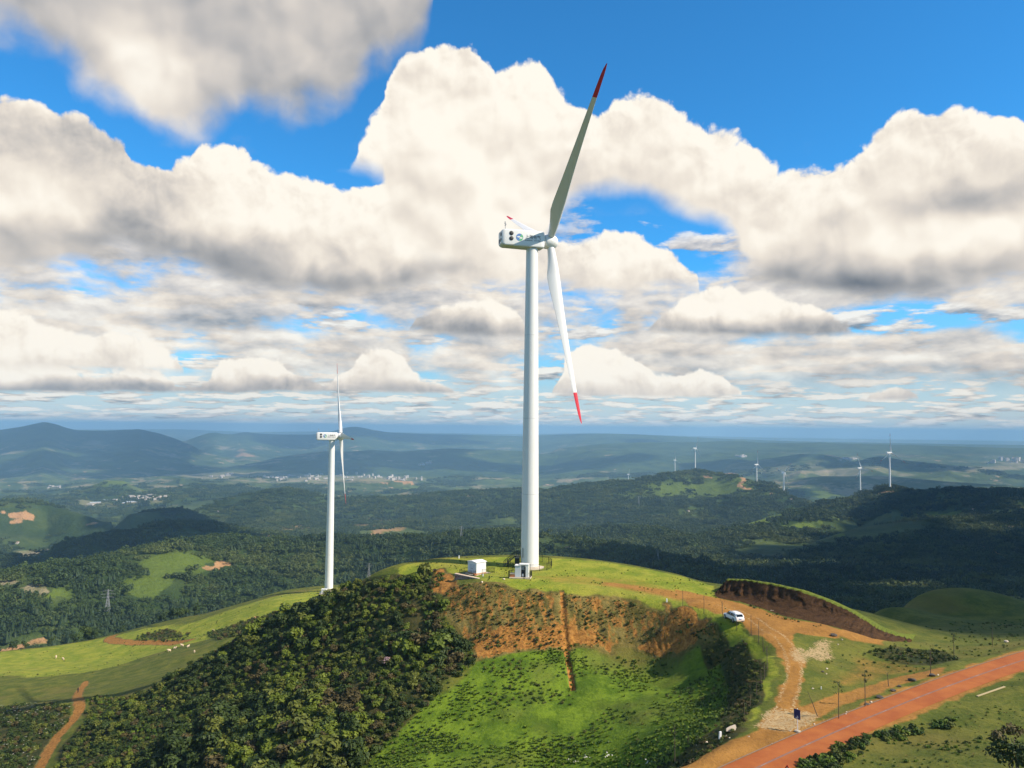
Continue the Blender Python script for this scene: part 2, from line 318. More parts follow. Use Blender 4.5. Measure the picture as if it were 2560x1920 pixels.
_tt = np.gradient(_tk, axis=0); _tt /= np.linalg.norm(_tt, axis=1)[:, None]; _tn = np.stack([-_tt[:, 1], _tt[:, 0]], 1)
for _o, _v in ((-.9, .42), (.9, .45)): line(MASKS['sand'], _tk + _tn * _o, .34, .25, _v)
# far ground: forest everywhere beyond the knoll, broken by meadows, fields and bare soil
_D = np.hypot(GX, GY)
_zn = np.full_like(GX, -999.); _m = _D < 520; _zn[_m] = tps(GX[_m], GY[_m])
_farw = np.where(_D < 520, sstep(3, 12, GZ - (_zn - np.maximum(0, _D - 470) * .9)), 1.0) * (_D > 230)
_steep = np.zeros_like(GX); _steep[:_nr] = sstep(.30, .55, -(np.gradient(GZ[:_nr], axis=0) / np.gradient(_D[:_nr], axis=0))) * (_D[:_nr] > 205)
_farw = np.maximum(_farw, _steep)
_f = fbm(GX, GY, 260, 4, 61) * .6 + fbm(GX, GY, 900, 3, 67) * .4
_f2 = fbm(GX, GY, 420, 4, 63) * .55 + fbm(GX, GY, 1700, 3, 69) * .45
MASKS['forest'] = _farw * np.where(_D < 3400, sstep(.36, .50, _f + .05), np.maximum(sstep(.47, .56, _f2), (_D > 5000) * sstep(-235, -150, GZ)))
def far_patch(key, pix, w, val=1.0, wob=None, clear=True):
    P = world_poly(pix); soft(MASKS[key], P, w, val, wob if wob is not None else w * 7)
    if clear:
        t = np.zeros_like(GX); soft(t, P, w * 1.5, min(1, v + .1) if False else min(1, val + .12), w * 7); MASKS['forest'] *= (1 - t)
FARPATCH = [
 ('meadow', [(366,1400),(430,1385),(500,1380),(520,1400),(470,1430),(400,1470),(330,1500),(260,1510),(290,1450)], 14, .75),
 ('meadow', [(110,1490),(190,1450),(200,1462),(140,1500)], 6, 1), ('field', [(20,1476),(80,1468),(110,1480),(80,1495),(20,1492)], 5, 1),
 ('meadow', [(0,1510),(30,1515),(25,1530),(0,1532)], 4, 1), ('field', [(0,1448),(60,1450),(70,1464),(0,1466)], 5, .6),
 ('bare', [(527,1415),(555,1402),(566,1404),(550,1430),(532,1430)], 4, 1), ('bare', [(10,1620),(60,1608),(108,1597),(112,1603),(60,1616),(14,1632)], 3, 1),
 ('field', [(0,1392),(60,1375),(130,1370),(120,1385),(50,1400),(0,1402)], 12, .9), ('meadow', [(60,1374),(130,1369),(125,1380),(80,1385)], 8, .8),
 ('bare', [(0,1276),(40,1278),(62,1287),(30,1296),(0,1300)], 10, 1), ('bare', [(210,1316),(235,1308),(225,1316)], 6, .9), ('bare', [(530,1285),(545,1278),(540,1287)], 5, .7),
 ('bare', [(690,1325),(730,1308),(790,1305),(790,1322),(740,1335),(690,1345)], 18, .45), ('bare', [(885,1300),(930,1285),(985,1300),(1000,1325),(940,1335)], 20, .5),
 ('bare', [(1160,1236),(1215,1234),(1205,1242),(1165,1244)], 10, .5), ('bare', [(1380,1358),(1460,1366),(1500,1362),(1465,1371),(1385,1364)], 5, .5),
 ('meadow', [(1850,1312),(1930,1290),(2010,1262),(2010,1270),(1940,1302),(1860,1318)], 8, .9), ('meadow', [(1895,1328),(2000,1308),(2140,1300),(2140,1305),(2010,1318),(1900,1334)], 6, 1),
 ('meadow', [(2000,1300),(2010,1292),(2020,1306)], 4, .8), ('meadow', [(2290,1283),(2350,1288),(2420,1280),(2400,1290),(2340,1300)], 8, .9), ('meadow', [(2480,1270),(2530,1266),(2520,1275)], 6, .8),
 ('meadow', [(2080,1338),(2120,1338),(2120,1345),(2085,1344)], 5, .5), ('meadow', [(2170,1345),(2200,1342),(2195,1350)], 5, .5),
 ('meadow', [(1560,1218),(1690,1190),(1800,1194),(1880,1207),(1930,1228),(1900,1252),(1800,1252),(1650,1246),(1560,1242)], 30, .5), ('meadow', [(1720,1210),(1800,1195),(1880,1205),(1900,1225),(1820,1235),(1740,1225)], 14, .55), ('meadow', [(1640,1235),(1700,1215),(1720,1225),(1680,1245)], 12, .4),
 ('meadow', [(1840,1255),(1880,1253),(1870,1260)], 5, .7), ('bare', [(1845,1191),(1862,1200),(1852,1212),(1868,1220),(1890,1222),(1862,1223),(1846,1213),(1855,1202)], 3, 1),
 ('bare', [(1924,1233),(1932,1233),(1934,1245),(1928,1246)], 3, 1), ('bare', [(1755,1189),(1775,1190),(1778,1197),(1765,1196)], 4, 1), ('bare', [(1798,1185),(1830,1181),(1845,1184),(1815,1190)], 4, .8),
 ('bare', [(2195,1233),(2240,1230),(2300,1224),(2300,1227),(2240,1233),(2195,1236)], 3, .9), ('bare', [(2430,1374),(2450,1366),(2480,1370),(2512,1388),(2520,1396),(2480,1380),(2450,1372)], 3, .8),
 ('meadow', [(2010,1228),(2060,1227),(2110,1238),(2060,1248),(2020,1240)], 20, .8), ('meadow', [(200,1225),(260,1205),(320,1206),(340,1222),(260,1232)], 30, .7),
 ('field', [(150,1262),(190,1250),(260,1250),(340,1243),(415,1240),(410,1256),(340,1262),(250,1270),(190,1272)], 25, .5), ('field', [(440,1185),(560,1180),(680,1180),(800,1185),(800,1192),(600,1192),(450,1195)], 60, .5),
 ('field', [(660,1198),(800,1188),(1000,1190),(1090,1198),(1090,1206),(960,1206),(700,1206)], 40, .5), ('bare', [(940,1207),(1000,1203),(1030,1208),(960,1212)], 25, .7),
 ('meadow', [(1000,1222),(1060,1216),(1080,1220),(1030,1226)], 20, .8), ('bare', [(590,1122),(605,1120),(625,1145),(610,1148)], 60, .5), ('field', [(170,1112),(230,1100),(290,1110),(280,1118),(200,1120)], 90, .5),
 ('field', [(1700,1165),(1900,1150),(2080,1172),(2250,1190),(2100,1190),(1850,1180)], 90, .45), ('bare', [(2095,1148),(2140,1142),(2135,1150),(2100,1154)], 40, .7), ('field', [(2330,1160),(2560,1150),(2560,1165),(2400,1172)], 80, .45),
]
for key, pix, w, v in FARPATCH: far_patch(key, pix, w, v)
MASKS['forest'] *= (_farw > .5)
# small relief: soil creep on the cut face, rough scrub, trench
_mm = MASKS['soil'][:_nr]; _ff = sstep(0, .6, _mm) * (NY > 110) * (np.abs(NX) < 60)
GZ[:_nr] += _ff * ((fbm(NX, NY + GZ[:_nr] * 1.5, 1.6, 3, 71, .6) - .5) * 1.1 + (fbm(NX, GZ[:_nr] * 6, 2.2, 2, 73) - .5) * .5)
_td, _ = dist_poly(NX, NY, TRENCH); GZ[:_nr] -= .55 * (1 - sstep(.15, .75, _td))
GZ[:_nr] += MASKS['vivid'][:_nr] * (fbm(NX, NY, 9, 4, 77) - .5) * 1.2
GZ[:_nr] += (MASKS['lush'][:_nr] > 0) * (fbm(NX, NY, 7, 4, 79) - .5) * .25 * np.minimum(1, MASKS['lush'][:_nr]) * (_D[:_nr] < 240)
GZ[:_nr] += (_D[:_nr] > 250) * (fbm(NX, NY, 30, 4, 81) - .5) * 2.0 * (MASKS['forest'][:_nr] < .5)

def mesh_np(name, V, Fq, smooth=True):
    me = bpy.data.meshes.new(name); V = np.asarray(V, np.float32); Fq = np.asarray(Fq, np.int32)
    n = Fq.shape[1]
    me.vertices.add(len(V)); me.vertices.foreach_set('co', V.ravel())
    me.loops.add(Fq.size); me.loops.foreach_set('vertex_index', Fq.ravel())
    me.polygons.add(len(Fq)); me.polygons.foreach_set('loop_start', np.arange(0, Fq.size, n, dtype=np.int32))
    try: me.polygons.foreach_set('loop_total', np.full(len(Fq), n, np.int32))
    except Exception: pass
    if smooth: me.polygons.foreach_set('use_smooth', np.ones(len(Fq), bool))
    me.update(calc_edges=True); return me
def put(name, me, mat=None, parent=None, **props):
    o = bpy.data.objects.new(name, me); COL.objects.link(o)
    if mat is not None and me is not None and not me.materials: me.materials.append(mat)
    if parent is not None: o.parent = parent
    for k, v in props.items(): o[k] = v
    return o
idx = np.arange(ND * NA).reshape(ND, NA)
Fq = np.stack([idx[:-1, :-1], idx[:-1, 1:], idx[1:, 1:], idx[1:, :-1]], -1).reshape(-1, 4)[:, ::-1]
gme = mesh_np('ground', np.stack([GX, GY, GZ], -1).reshape(-1, 3), Fq)
for k, a in MASKS.items():
    at = gme.attributes.new('m_' + k, 'FLOAT', 'POINT'); at.data.foreach_set('value', np.ascontiguousarray(a, np.float32).ravel())

# ------------------------------------------------------------------ material helpers
class NT:
    def __init__(s, tree): s.t = tree; s.n = tree.nodes; s.l = tree.links
    def node(s, typ, **kw):
        n = s.n.new(typ)
        for k, v in kw.items(): setattr(n, k, v)
        return n
    def put(s, sock, v):
        if isinstance(v, bpy.types.NodeSocket): s.l.new(v, sock)
        elif v is not None:
            if hasattr(sock.default_value, '__len__') and not hasattr(v, '__len__'): v = [v] * len(sock.default_value)
            if hasattr(v, '__len__') and hasattr(sock.default_value, '__len__') and len(v) == 3 and len(sock.default_value) == 4: v = (*v, 1)
            sock.default_value = v
    def m(s, op, a, b=None, c=None, clamp=False):
        n = s.node('ShaderNodeMath', operation=op, use_clamp=clamp)
        for i, v in enumerate((a, b, c)):
            if v is not None: s.put(n.inputs[i], v)
        return n.outputs[0]
    def vm(s, op, a, b=None):
        n = s.node('ShaderNodeVectorMath', operation=op); s.put(n.inputs[0], a)
        if b is not None: s.put(n.inputs[1], b)
        return n.outputs[0]
    def xyz(s, x, y, z=0.):
        n = s.node('ShaderNodeCombineXYZ'); s.put(n.inputs[0], x); s.put(n.inputs[1], y); s.put(n.inputs[2], z); return n.outputs[0]
    def noise(s, vec, scale, detail=4, rough=.55, dim='3D', lac=2.0):
        n = s.node('ShaderNodeTexNoise', noise_dimensions=dim); s.put(n.inputs['Vector'], vec)
        s.put(n.inputs['Scale'], scale); s.put(n.inputs['Detail'], detail); s.put(n.inputs['Roughness'], rough); s.put(n.inputs['Lacunarity'], lac)
        return n.outputs['Fac']
    def ss(s, a, b, x):           # smoothstep
        n = s.node('ShaderNodeMapRange', interpolation_type='SMOOTHSTEP'); s.put(n.inputs[0], x); s.put(n.inputs[1], a); s.put(n.inputs[2], b); return n.outputs[0]
    def mr(s, a, b, c, d, x):
        n = s.node('ShaderNodeMapRange'); s.put(n.inputs[0], x)
        for i, v in enumerate((a, b, c, d)): s.put(n.inputs[i + 1], v)
        return n.outputs[0]
    def mix(s, f, a, b):
        n = s.node('ShaderNodeMix', data_type='RGBA'); s.put(n.inputs[0], f); s.put(n.inputs[6], a); s.put(n.inputs[7], b); return n.outputs[2]
    def attr(s, name):
        n = s.node('ShaderNodeAttribute', attribute_name=name); return n.outputs['Fac']
def new_mat(name):
    m = bpy.data.materials.new(name); m.use_nodes = True
    nt = NT(m.node_tree); return m, nt, m.node_tree.nodes['Principled BSDF']
def simple(name, col, rough=.6, metal=0, var=.12, vscale=2.0, spec=.5, bump=0, bscale=8):
    m, nt, b = new_mat(name)
    pos = nt.node('ShaderNodeNewGeometry').outputs['Position']
    n = nt.noise(pos, vscale, 5)
    c = nt.mix(n, [x * (1 - var) for x in col], [min(1, x * (1 + var)) for x in col])
    nt.put(b.inputs['Base Color'], c); b.inputs['Roughness'].default_value = rough; b.inputs['Metallic'].default_value = metal
    b.inputs['Specular IOR Level'].default_value = spec
    if bump:
        bn = nt.node('ShaderNodeBump'); nt.put(bn.inputs['Height'], nt.noise(pos, bscale, 4)); bn.inputs['Strength'].default_value = bump; bn.inputs['Distance'].default_value = .1
        nt.l.new(bn.outputs[0], b.inputs['Normal'])
    return m
# ------------------------------------------------------------------ ground material
def ground_material():
    m, nt, b = new_mat('ground_cover')
    pos = nt.node('ShaderNodeNewGeometry').outputs['Position']
    n_fine = nt.noise(pos, 1.6, 6, .65); n_mid = nt.noise(pos, .22, 5, .6); n_big = nt.noise(pos, .035, 4, .6); n_far = nt.noise(pos, .0045, 6, .62); n_vfar = nt.noise(pos, .0011, 6, .6)
    def thr(name, lo=.34, hi=.66, amt=.55, nz=None):
        a = nt.attr('m_' + name)
        n = nz if nz is not None else nt.m('ADD', nt.m('MULTIPLY', n_fine, .5), nt.m('MULTIPLY', n_mid, .5))
        v = nt.m('ADD', a, nt.m('MULTIPLY', nt.m('SUBTRACT', n, .5), nt.m('MULTIPLY', amt, nt.m('MULTIPLY', 4, nt.m('MULTIPLY', a, nt.m('SUBTRACT', 1.15, a))))))
        return nt.ss(lo, hi, v)
    gm = nt.ss(.40, .62, nt.m('ADD', nt.m('MULTIPLY', n_fine, .35), nt.m('MULTIPLY', n_mid, .65)))
    # base grass of the near ground
    col = nt.mix(gm, (.07, .095, .013), (.145, .15, .024))
    col = nt.mix(nt.ss(.5, .72, n_big), col, (.15, .13, .03))
    # far ground seen between the trees
    ln = nt.node('ShaderNodeVectorMath', operation='LENGTH'); nt.l.new(pos, ln.inputs[0])
    fsel = nt.ss(.35, .7, n_far)
    farc = nt.mix(fsel, (.030, .055, .014), (.10, .13, .035))
    vf = nt.ss(3300, 4200, ln.outputs['Value']); farc = nt.mix(nt.m('MULTIPLY', vf, nt.ss(.53, .60, nt.noise(pos, .0032, 7, .7))), farc, (.24, .20, .11)); farc = nt.mix(nt.m('MULTIPLY', vf, nt.ss(.62, .67, nt.noise(pos, .006, 6, .7))), farc, (.45, .30, .19))
    isfar = nt.ss(500, 700, ln.outputs['Value'])
    col = nt.mix(isfar, col, farc)
    lush = nt.mix(gm, (.16, .21, .018), (.285, .29, .034))
    lush = nt.mix(nt.m('MULTIPLY', nt.ss(.52, .75, n_big), .6), lush, (.30, .25, .05))
    col = nt.mix(thr('lush'), col, lush)
    viv = nt.mix(gm, (.065, .12, .008), (.15, .225, .016))
    viv = nt.mix(nt.m('MULTIPLY', nt.ss(.44, .62, n_big), .85), viv, (.12, .125, .028))
    col = nt.mix(thr('vivid'), col, viv)
    wild = nt.mix(gm, (.022, .035, .008), (.085, .075, .022))
    col = nt.mix(thr('wild'), col, wild)
    med = nt.mix(n_mid, (.075, .12, .016), (.13, .17, .026)); col = nt.mix(thr('meadow', .2, .5, .5, n_mid), col, med)
    fld = nt.mix(nt.ss(.4, .6, n_far), (.22, .21, .09), (.30, .25, .16)); col = nt.mix(thr('field', .2, .6, .6, n_far), col, fld)
    bare = nt.mix(n_mid, (.33, .16, .06), (.50, .31, .16)); col = nt.mix(thr('bare', .2, .6, .6, n_mid), col, bare)
    fo = nt.mix(nt.ss(.35, .65, n_far), (.022, .045, .011), (.055, .085, .019)); col = nt.mix(nt.attr('m_forest'), col, fo)
    # soil face: streaked by water
    sp = nt.node('ShaderNodeSeparateXYZ'); nt.l.new(pos, sp.inputs[0])
    streak = nt.noise(nt.xyz(nt.m('MULTIPLY', sp.outputs[0], .9), nt.m('MULTIPLY', sp.outputs[1], .25), nt.m('MULTIPLY', sp.outputs[2], .5)), 1.0, 6, .7)
    soil = nt.mix(nt.ss(.3, .7, n_fine), (.19, .080, .018), (.42, .205, .048))
    a = nt.attr('m_soil'); sv = nt.m('ADD', a, nt.m('MULTIPLY', nt.m('SUBTRACT', streak, .5), 1.5))
    soilcov = nt.m('MULTIPLY', nt.ss(.42, .62, sv), nt.ss(.02, .15, a))
    dry = nt.mix(gm, (.10, .085, .02), (.22, .17, .05))
    col = nt.mix(nt.m('MULTIPLY', nt.ss(.05, .3, a), nt.m('SUBTRACT', 1, nt.ss(.85, .95, a))), col, dry)
    col = nt.mix(soilcov, col, soil)
    # dirt track with wheel-worn streaks
    dirt = nt.mix(nt.ss(.25, .75, nt.m('ADD', nt.m('MULTIPLY', n_fine, .4), nt.m('MULTIPLY', n_mid, .6))), (.22, .105, .024), (.40, .20, .047))
    col = nt.mix(thr('dirt', .25, .7), col, dirt)
    n_sp = nt.noise(pos, 3.2, 6, .75); sand = nt.mix(n_sp, (.30, .20, .085), (.52, .39, .215)); col = nt.mix(thr('sand', .38, .62, 2.0, n_sp), col, sand)
    nt.put(b.inputs['Base Color'], col); b.inputs['Roughness'].default_value = .95; b.inputs['Specular IOR Level'].default_value = .15
    bn = nt.node('ShaderNodeBump'); nt.put(bn.inputs['Height'], nt.m('ADD', nt.m('MULTIPLY', n_fine, .35), nt.m('MULTIPLY', n_mid, .9))); bn.inputs['Strength'].default_value = .9; bn.inputs['Distance'].default_value = .6
    bn2 = nt.node('ShaderNodeBump'); nt.put(bn2.inputs['Height'], nt.m('ADD', n_far, nt.m('MULTIPLY', nt.noise(pos, .05, 5, .7), .35))); bn2.inputs['Distance'].default_value = 40
    nt.put(bn2.inputs['Strength'], nt.m('MULTIPLY', isfar, .55))
    nt.l.new(bn.outputs[0], bn2.inputs['Normal']); nt.l.new(bn2.outputs[0], b.inputs['Normal'])
    return m
ground = put('ground', gme, ground_material(), kind='structure')
# ------------------------------------------------------------------ sun, sky and air
SUN_AZ, SUN_EL = math.radians(90 + 20), math.radians(40)     # azimuth clockwise from +y: to the right and a little behind the camera
SUNV = Vector((math.sin(SUN_AZ) * math.cos(SUN_EL), math.cos(SUN_AZ) * math.cos(SUN_EL), math.sin(SUN_EL)))
sl = bpy.data.lights.new('sun', 'SUN'); sl.energy = 5.0; sl.angle = math.radians(.53); sl.color = (1, .88, .72)
so = bpy.data.objects.new('sun', sl); COL.objects.link(so); so.rotation_euler = SUNV.to_track_quat('Z', 'Y').to_euler(); so.location = (0, 0, 400)

def sky_xy(px, py):
    d = ray(px, py); return np.degrees(np.arctan2(d[..., 0], d[..., 1])) * .34033, np.degrees(np.arctan2(d[..., 2], np.hypot(d[..., 0], d[..., 1]))) * .34033   # 1 unit ~ 100 photo pixels
def build_world():
    w = bpy.data.worlds.new('World'); scene.world = w; w.use_nodes = True
    t = w.node_tree; t.nodes.clear(); nt = NT(t)
    out = nt.node('ShaderNodeOutputWorld'); bg = nt.node('ShaderNodeBackground'); nt.l.new(bg.outputs[0], out.inputs[0])
    sky = nt.node('ShaderNodeTexSky', sky_type='NISHITA'); sky.sun_disc = False; sky.sun_elevation = SUN_EL; sky.sun_rotation = SUN_AZ
    sky.altitude = 2000; sky.air_density = 1.0; sky.dust_density = .3; sky.ozone_density = 2.0
    geo = nt.node('ShaderNodeTexCoord').outputs['Generated']
    sp = nt.node('ShaderNodeSeparateXYZ'); nt.l.new(geo, sp.inputs[0]); dx, dy, dz = sp.outputs
    K = 180 / PI * .34033
    X = nt.m('MULTIPLY', nt.m('ARCTAN2', dx, dy), K)
    H = nt.m('SQRT', nt.m('ADD', nt.m('MULTIPLY', dx, dx), nt.m('MULTIPLY', dy, dy)))
    Y = nt.m('MULTIPLY', nt.m('ARCTAN2', dz, H), K)
    V = nt.xyz(X, Y)
    wn = nt.node('ShaderNodeTexNoise', noise_dimensions='2D'); nt.put(wn.inputs['Vector'], V); wn.inputs['Scale'].default_value = .9; wn.inputs['Detail'].default_value = 2; wn.inputs['Roughness'].default_value = .5
    warp = nt.vm('SUBTRACT', wn.outputs['Color'], (.5, .5, .5))
    sc = nt.node('ShaderNodeVectorMath', operation='SCALE'); nt.l.new(warp, sc.inputs[0]); sc.inputs[3].default_value = .40
    VW = nt.vm('ADD', V, sc.outputs[0])
    def billow(vec, scale=1.1, detail=3.0):
        n = nt.node('ShaderNodeTexVoronoi', voronoi_dimensions='2D', feature='F1', normalize=True)
        nt.put(n.inputs['Vector'], vec); n.inputs['Scale'].default_value = scale; n.inputs['Detail'].default_value = detail; n.inputs['Roughness'].default_value = .5; n.inputs['Lacunarity'].default_value = 2.3
        return nt.m('SUBTRACT', 1, n.outputs['Distance'])
    b0 = billow(VW); b1 = billow(nt.vm('ADD', VW, (.10, .17, 0)))
    bE = billow(VW, 1.9, 4.5); bE1 = billow(nt.vm('ADD', VW, (.045, .075, 0)), 1.9, 4.5); relief = nt.m('SUBTRACT', b0, b1); fine = nt.m('SUBTRACT', bE, bE1)
    nA = nt.noise(VW, .42, 4, .5, '2D'); nB = nt.noise(nt.vm('ADD', VW, (31., 7., 0)), .8, 4, .5, '2D')
    soft_rel = nt.m('SUBTRACT', nt.noise(VW, .55, 2.5, .5, '2D'), nt.noise(nt.vm('ADD', VW, (.16, .34, 0)), .55, 2.5, .5, '2D'))
    def curve(xs_px, ys, ypx=True):
        n = nt.node('ShaderNodeFloatCurve'); c = n.mapping.curves[0]
        xs_px = np.array(xs_px, float); ys = np.array(ys, float)
        if ypx: xx, yy = sky_xy(xs_px, ys)
        else: xx, _ = sky_xy(xs_px, np.full(len(xs_px), 500.)); yy = ys * 16 - 2
        u = np.clip((xx + 16) / 32, 0, 1); v = np.clip((yy + 2) / 16, 0, 1)
        o = np.argsort(u); u, v = u[o], v[o]
        c.points[0].location = (u[0], v[0]); c.points[1].location = (u[-1], v[-1])
        for a, b in zip(u[1:-1], v[1:-1]): c.points.new(a, b)
        for p in c.points: p.handle_type = 'VECTOR'
        n.mapping.extend = 'HORIZONTAL'; n.mapping.update()
        XW = nt.node('ShaderNodeSeparateXYZ'); nt.l.new(VW, XW.inputs[0])
        nt.put(n.inputs['Value'], nt.m('MULTIPLY', nt.m('ADD', XW.outputs[0], 16), 1 / 32))
        r = nt.m('SUBTRACT', nt.m('MULTIPLY', n.outputs[0], 16), 2)
        return r if ypx else nt.m('DIVIDE', nt.m('ADD', r, 2), 16)
    def blob(px, py, rx, ry, amp):
        x, y = sky_xy(float(px), float(py))
        a = nt.m('MULTIPLY', nt.m('SUBTRACT', X, float(x)), 100. / rx); b = nt.m('MULTIPLY', nt.m('SUBTRACT', Y, float(y)), 100. / ry)
        r = nt.m('ADD', nt.m('MULTIPLY', a, a), nt.m('MULTIPLY', b, b))
        return nt.m('MULTIPLY', nt.m('EXPONENT', nt.m('MULTIPLY', r, -1)), amp)
    def total(l):
        r = l[0]
        for q in l[1:]: r = nt.m('ADD', r, q)
        return r
    def ramp(L, stops):
        n = nt.node('ShaderNodeValToRGB'); cr = n.color_ramp; cr.interpolation = 'B_SPLINE'
        cr.elements[0].position = stops[0][0]; cr.elements[0].color = (*stops[0][1], 1); cr.elements[1].position = stops[-1][0]; cr.elements[1].color = (*stops[-1][1], 1)
        for p, c in stops[1:-1]:
            e = cr.elements.new(p); e.color = (*c, 1)
        nt.put(n.inputs[0], L); return n.outputs[0]
    STOPS = [(0, (.09, .11, .14)), (.2, (.18, .195, .215)), (.42, (.33, .325, .325)), (.65, (.53, .485, .44)), (.84, (.685, .62, .535)), (1, (.80, .755, .67))]
    # blue of the air
    blue = nt.node('ShaderNodeVectorMath', operation='MULTIPLY'); nt.l.new(sky.outputs[0], blue.inputs[0]); blue.inputs[1].default_value = (.031, .118, .163)
    col = blue.outputs[0]
    hz = nt.ss(4.2, -.2, Y); col = nt.mix(nt.m('MULTIPLY', hz, .88), col, (.29, .45, .52))
    col = nt.mix(nt.m('MULTIPLY', nt.ss(1.6, .1, Y), .9), col, (.50, .56, .56))
    # --- decks of small cloud running to the horizon (on a level plane)
    def plane(off):
        z = nt.m('ADD', nt.m('MAXIMUM', nt.m('ADD', dz, off), 0), .11)
        return nt.xyz(nt.m('DIVIDE', dx, z), nt.m('DIVIDE', dy, z))
    pd0 = plane(0.); pd1 = plane(.007)
    d0 = nt.noise(pd0, 2.7, 6, .58, '2D'); d1 = nt.noise(pd1, 2.7, 6, .58, '2D')
    cov = nt.mr(0, 5.5, .44, .56, Y)
    al = nt.m('MULTIPLY', nt.ss(-.01, .10, nt.m('SUBTRACT', d0, cov)), nt.ss(6.6, 4.4, nt.m('ADD', Y, nt.m('MULTIPLY', nt.m('SUBTRACT', nB, .5), 2.5))))
    al = nt.m('MULTIPLY', al, nt.ss(-.15, .25, Y))
    L = total([.63, nt.m('MULTIPLY', nt.m('SUBTRACT', d0, d1), 2.6), nt.m('MULTIPLY', nt.m('SUBTRACT', nB, .5), .35), nt.m('MULTIPLY', nt.ss(2.2, .3, Y), .05)])
    col = nt.mix(nt.m('MULTIPLY', al, .88), col, ramp(L, STOPS))
    # veil of pale stratus in the middle band
    sv = nt.xyz(nt.m('MULTIPLY', X, .38), nt.m('ADD', Y, nt.m('MULTIPLY', nA, .3))); sv2 = nt.vm('ADD', sv, (.03, .16, 0))
    s0 = nt.noise(sv, .95, 6, .56, '2D'); s1 = nt.noise(sv2, .95, 6, .56, '2D')
    hole = total([blob(1640, 590, 210, 75, .5), blob(2290, 795, 170, 26, .5), blob(2560, 840, 120, 30, .1)])
    veil = nt.m('MULTIPLY', nt.ss(.26, .50, nt.m('SUBTRACT', s0, hole)), nt.m('MULTIPLY', nt.ss(.5, 1.6, Y), nt.ss(5.9, 4.3, nt.m('ADD', Y, nt.m('MULTIPLY', nB, .8)))))
    Lv = total([.70, nt.m('MULTIPLY', nt.m('SUBTRACT', s0, s1), 1.5), nt.m('MULTIPLY', soft_rel, .5), nt.m('MULTIPLY', nt.m('SUBTRACT', nB, .5), .35), blob(100, 850, 380, 70, .16), blob(560, 800, 120, 26, -.22), blob(900, 830, 90, 40, -.16), blob(2350, 900, 300, 60, -.06)])
    col = nt.mix(nt.m('MULTIPLY', veil, .93), col, ramp(Lv, STOPS))
    NO = 1300
    def layer(col, top, bot, dark, Hk, aT, wT, aB, wB, base=.9, relk=1.0, srel=1.2, tone=(), wisp=.0, opac=1.0, darkv=.60):
        T = curve(*zip(*top)); B = curve(*zip(*bot)); D = curve([d[0] for d in dark], [d[1] for d in dark], False)
        e = nt.m('ADD', nt.m('MULTIPLY', nt.m('SUBTRACT', nt.m('ADD', nt.m('MULTIPLY', b0, .52), nt.m('MULTIPLY', bE, .48)), .62), aT * 1.3), nt.m('MULTIPLY', nt.m('SUBTRACT', nA, .5), aT * 1.3 + wisp))
        st = nt.m('ADD', nt.m('SUBTRACT', T, Y), e)
        sb = nt.m('ADD', nt.m('SUBTRACT', Y, B), nt.m('MULTIPLY', nt.m('SUBTRACT', nB, .5), aB))
        al = nt.m('MULTIPLY', nt.ss(0, wT, st), nt.ss(0, wB, sb))
        if opac < 1: al = nt.m('MULTIPLY', al, opac)
        hb = nt.ss(0, Hk, nt.m('ADD', nt.m('SUBTRACT', sb, wB * .75), nt.m('MULTIPLY', nt.m('SUBTRACT', nA, .5), Hk * 1.6)))
        L = nt.m('SUBTRACT', base, nt.m('MULTIPLY', nt.m('MULTIPLY', nt.m('SUBTRACT', 1, hb), D), darkv))
        L = total([L, nt.m('MULTIPLY', nt.m('MULTIPLY', relief, nt.mr(0, 2.2, 1, .22, st)), relk * .62), nt.m('MULTIPLY', nt.m('MULTIPLY', fine, nt.mr(0, 1.0, 1, .0, st)), relk * .5), nt.m('MULTIPLY', soft_rel, srel * .75), nt.m('MULTIPLY', nt.m('SUBTRACT', nB, .5), .12), nt.m('MULTIPLY', nt.ss(.5, 0, st), .10)] + [blob(*q) for q in tone])
        return nt.mix(al, col, ramp(L, STOPS))
    # rows of far cumulus
    col = layer(col, [(-400,900),(0,905),(40,890),(120,895),(200,930),(330,925),(420,945),(480,968),(520,950),(560,900),(620,882),(700,895),(760,935),(820,965),(870,930),(905,880),(950,868),(1010,905),(1050,955),(1110,965),(1150,995),(1200,1080),(1370,1080),(1390,950),(1420,890),(1480,868),(1540,875),(1590,905),(1640,935),(1700,928),(1760,925),(1820,955),(1860,985),(1900,1080),(2150,1080),(2180,985),(2240,965),(2300,985),(2330,1080),(2900,1080)],
        [(-400,985),(300,985),(560,985),(900,982),(1150,990),(1400,992),(1850,996),(2300,1005),(2900,1010)], [(-400,1),(500,1),(560,.8),(1100,.8),(1400,.4),(1850,.4),(2300,.6)], .40, .50, .10, .15, .12, .97, 1.0, .8)
    col = layer(col, [(-400,800),(0,790),(100,800),(200,830),(330,850),(450,900),(480,1000),(1000,1000),(1030,800),(1080,760),(1150,745),(1230,752),(1300,775),(1330,900),(1570,900),(1600,835),(1640,785),(1700,750),(1780,735),(1850,745),(1950,758),(2050,770),(2110,800),(2170,850),(2200,900),(2900,880)],
        [(-400,935),(200,935),(450,940),(1000,830),(1100,848),(1300,855),(1600,838),(1750,850),(2100,850),(2900,850)], [(-400,.3),(450,.3),(1000,1),(1300,.9),(1620,.9),(2130,.9)], .6, .55, .13, .22, .25, .95, 1.0, .9)
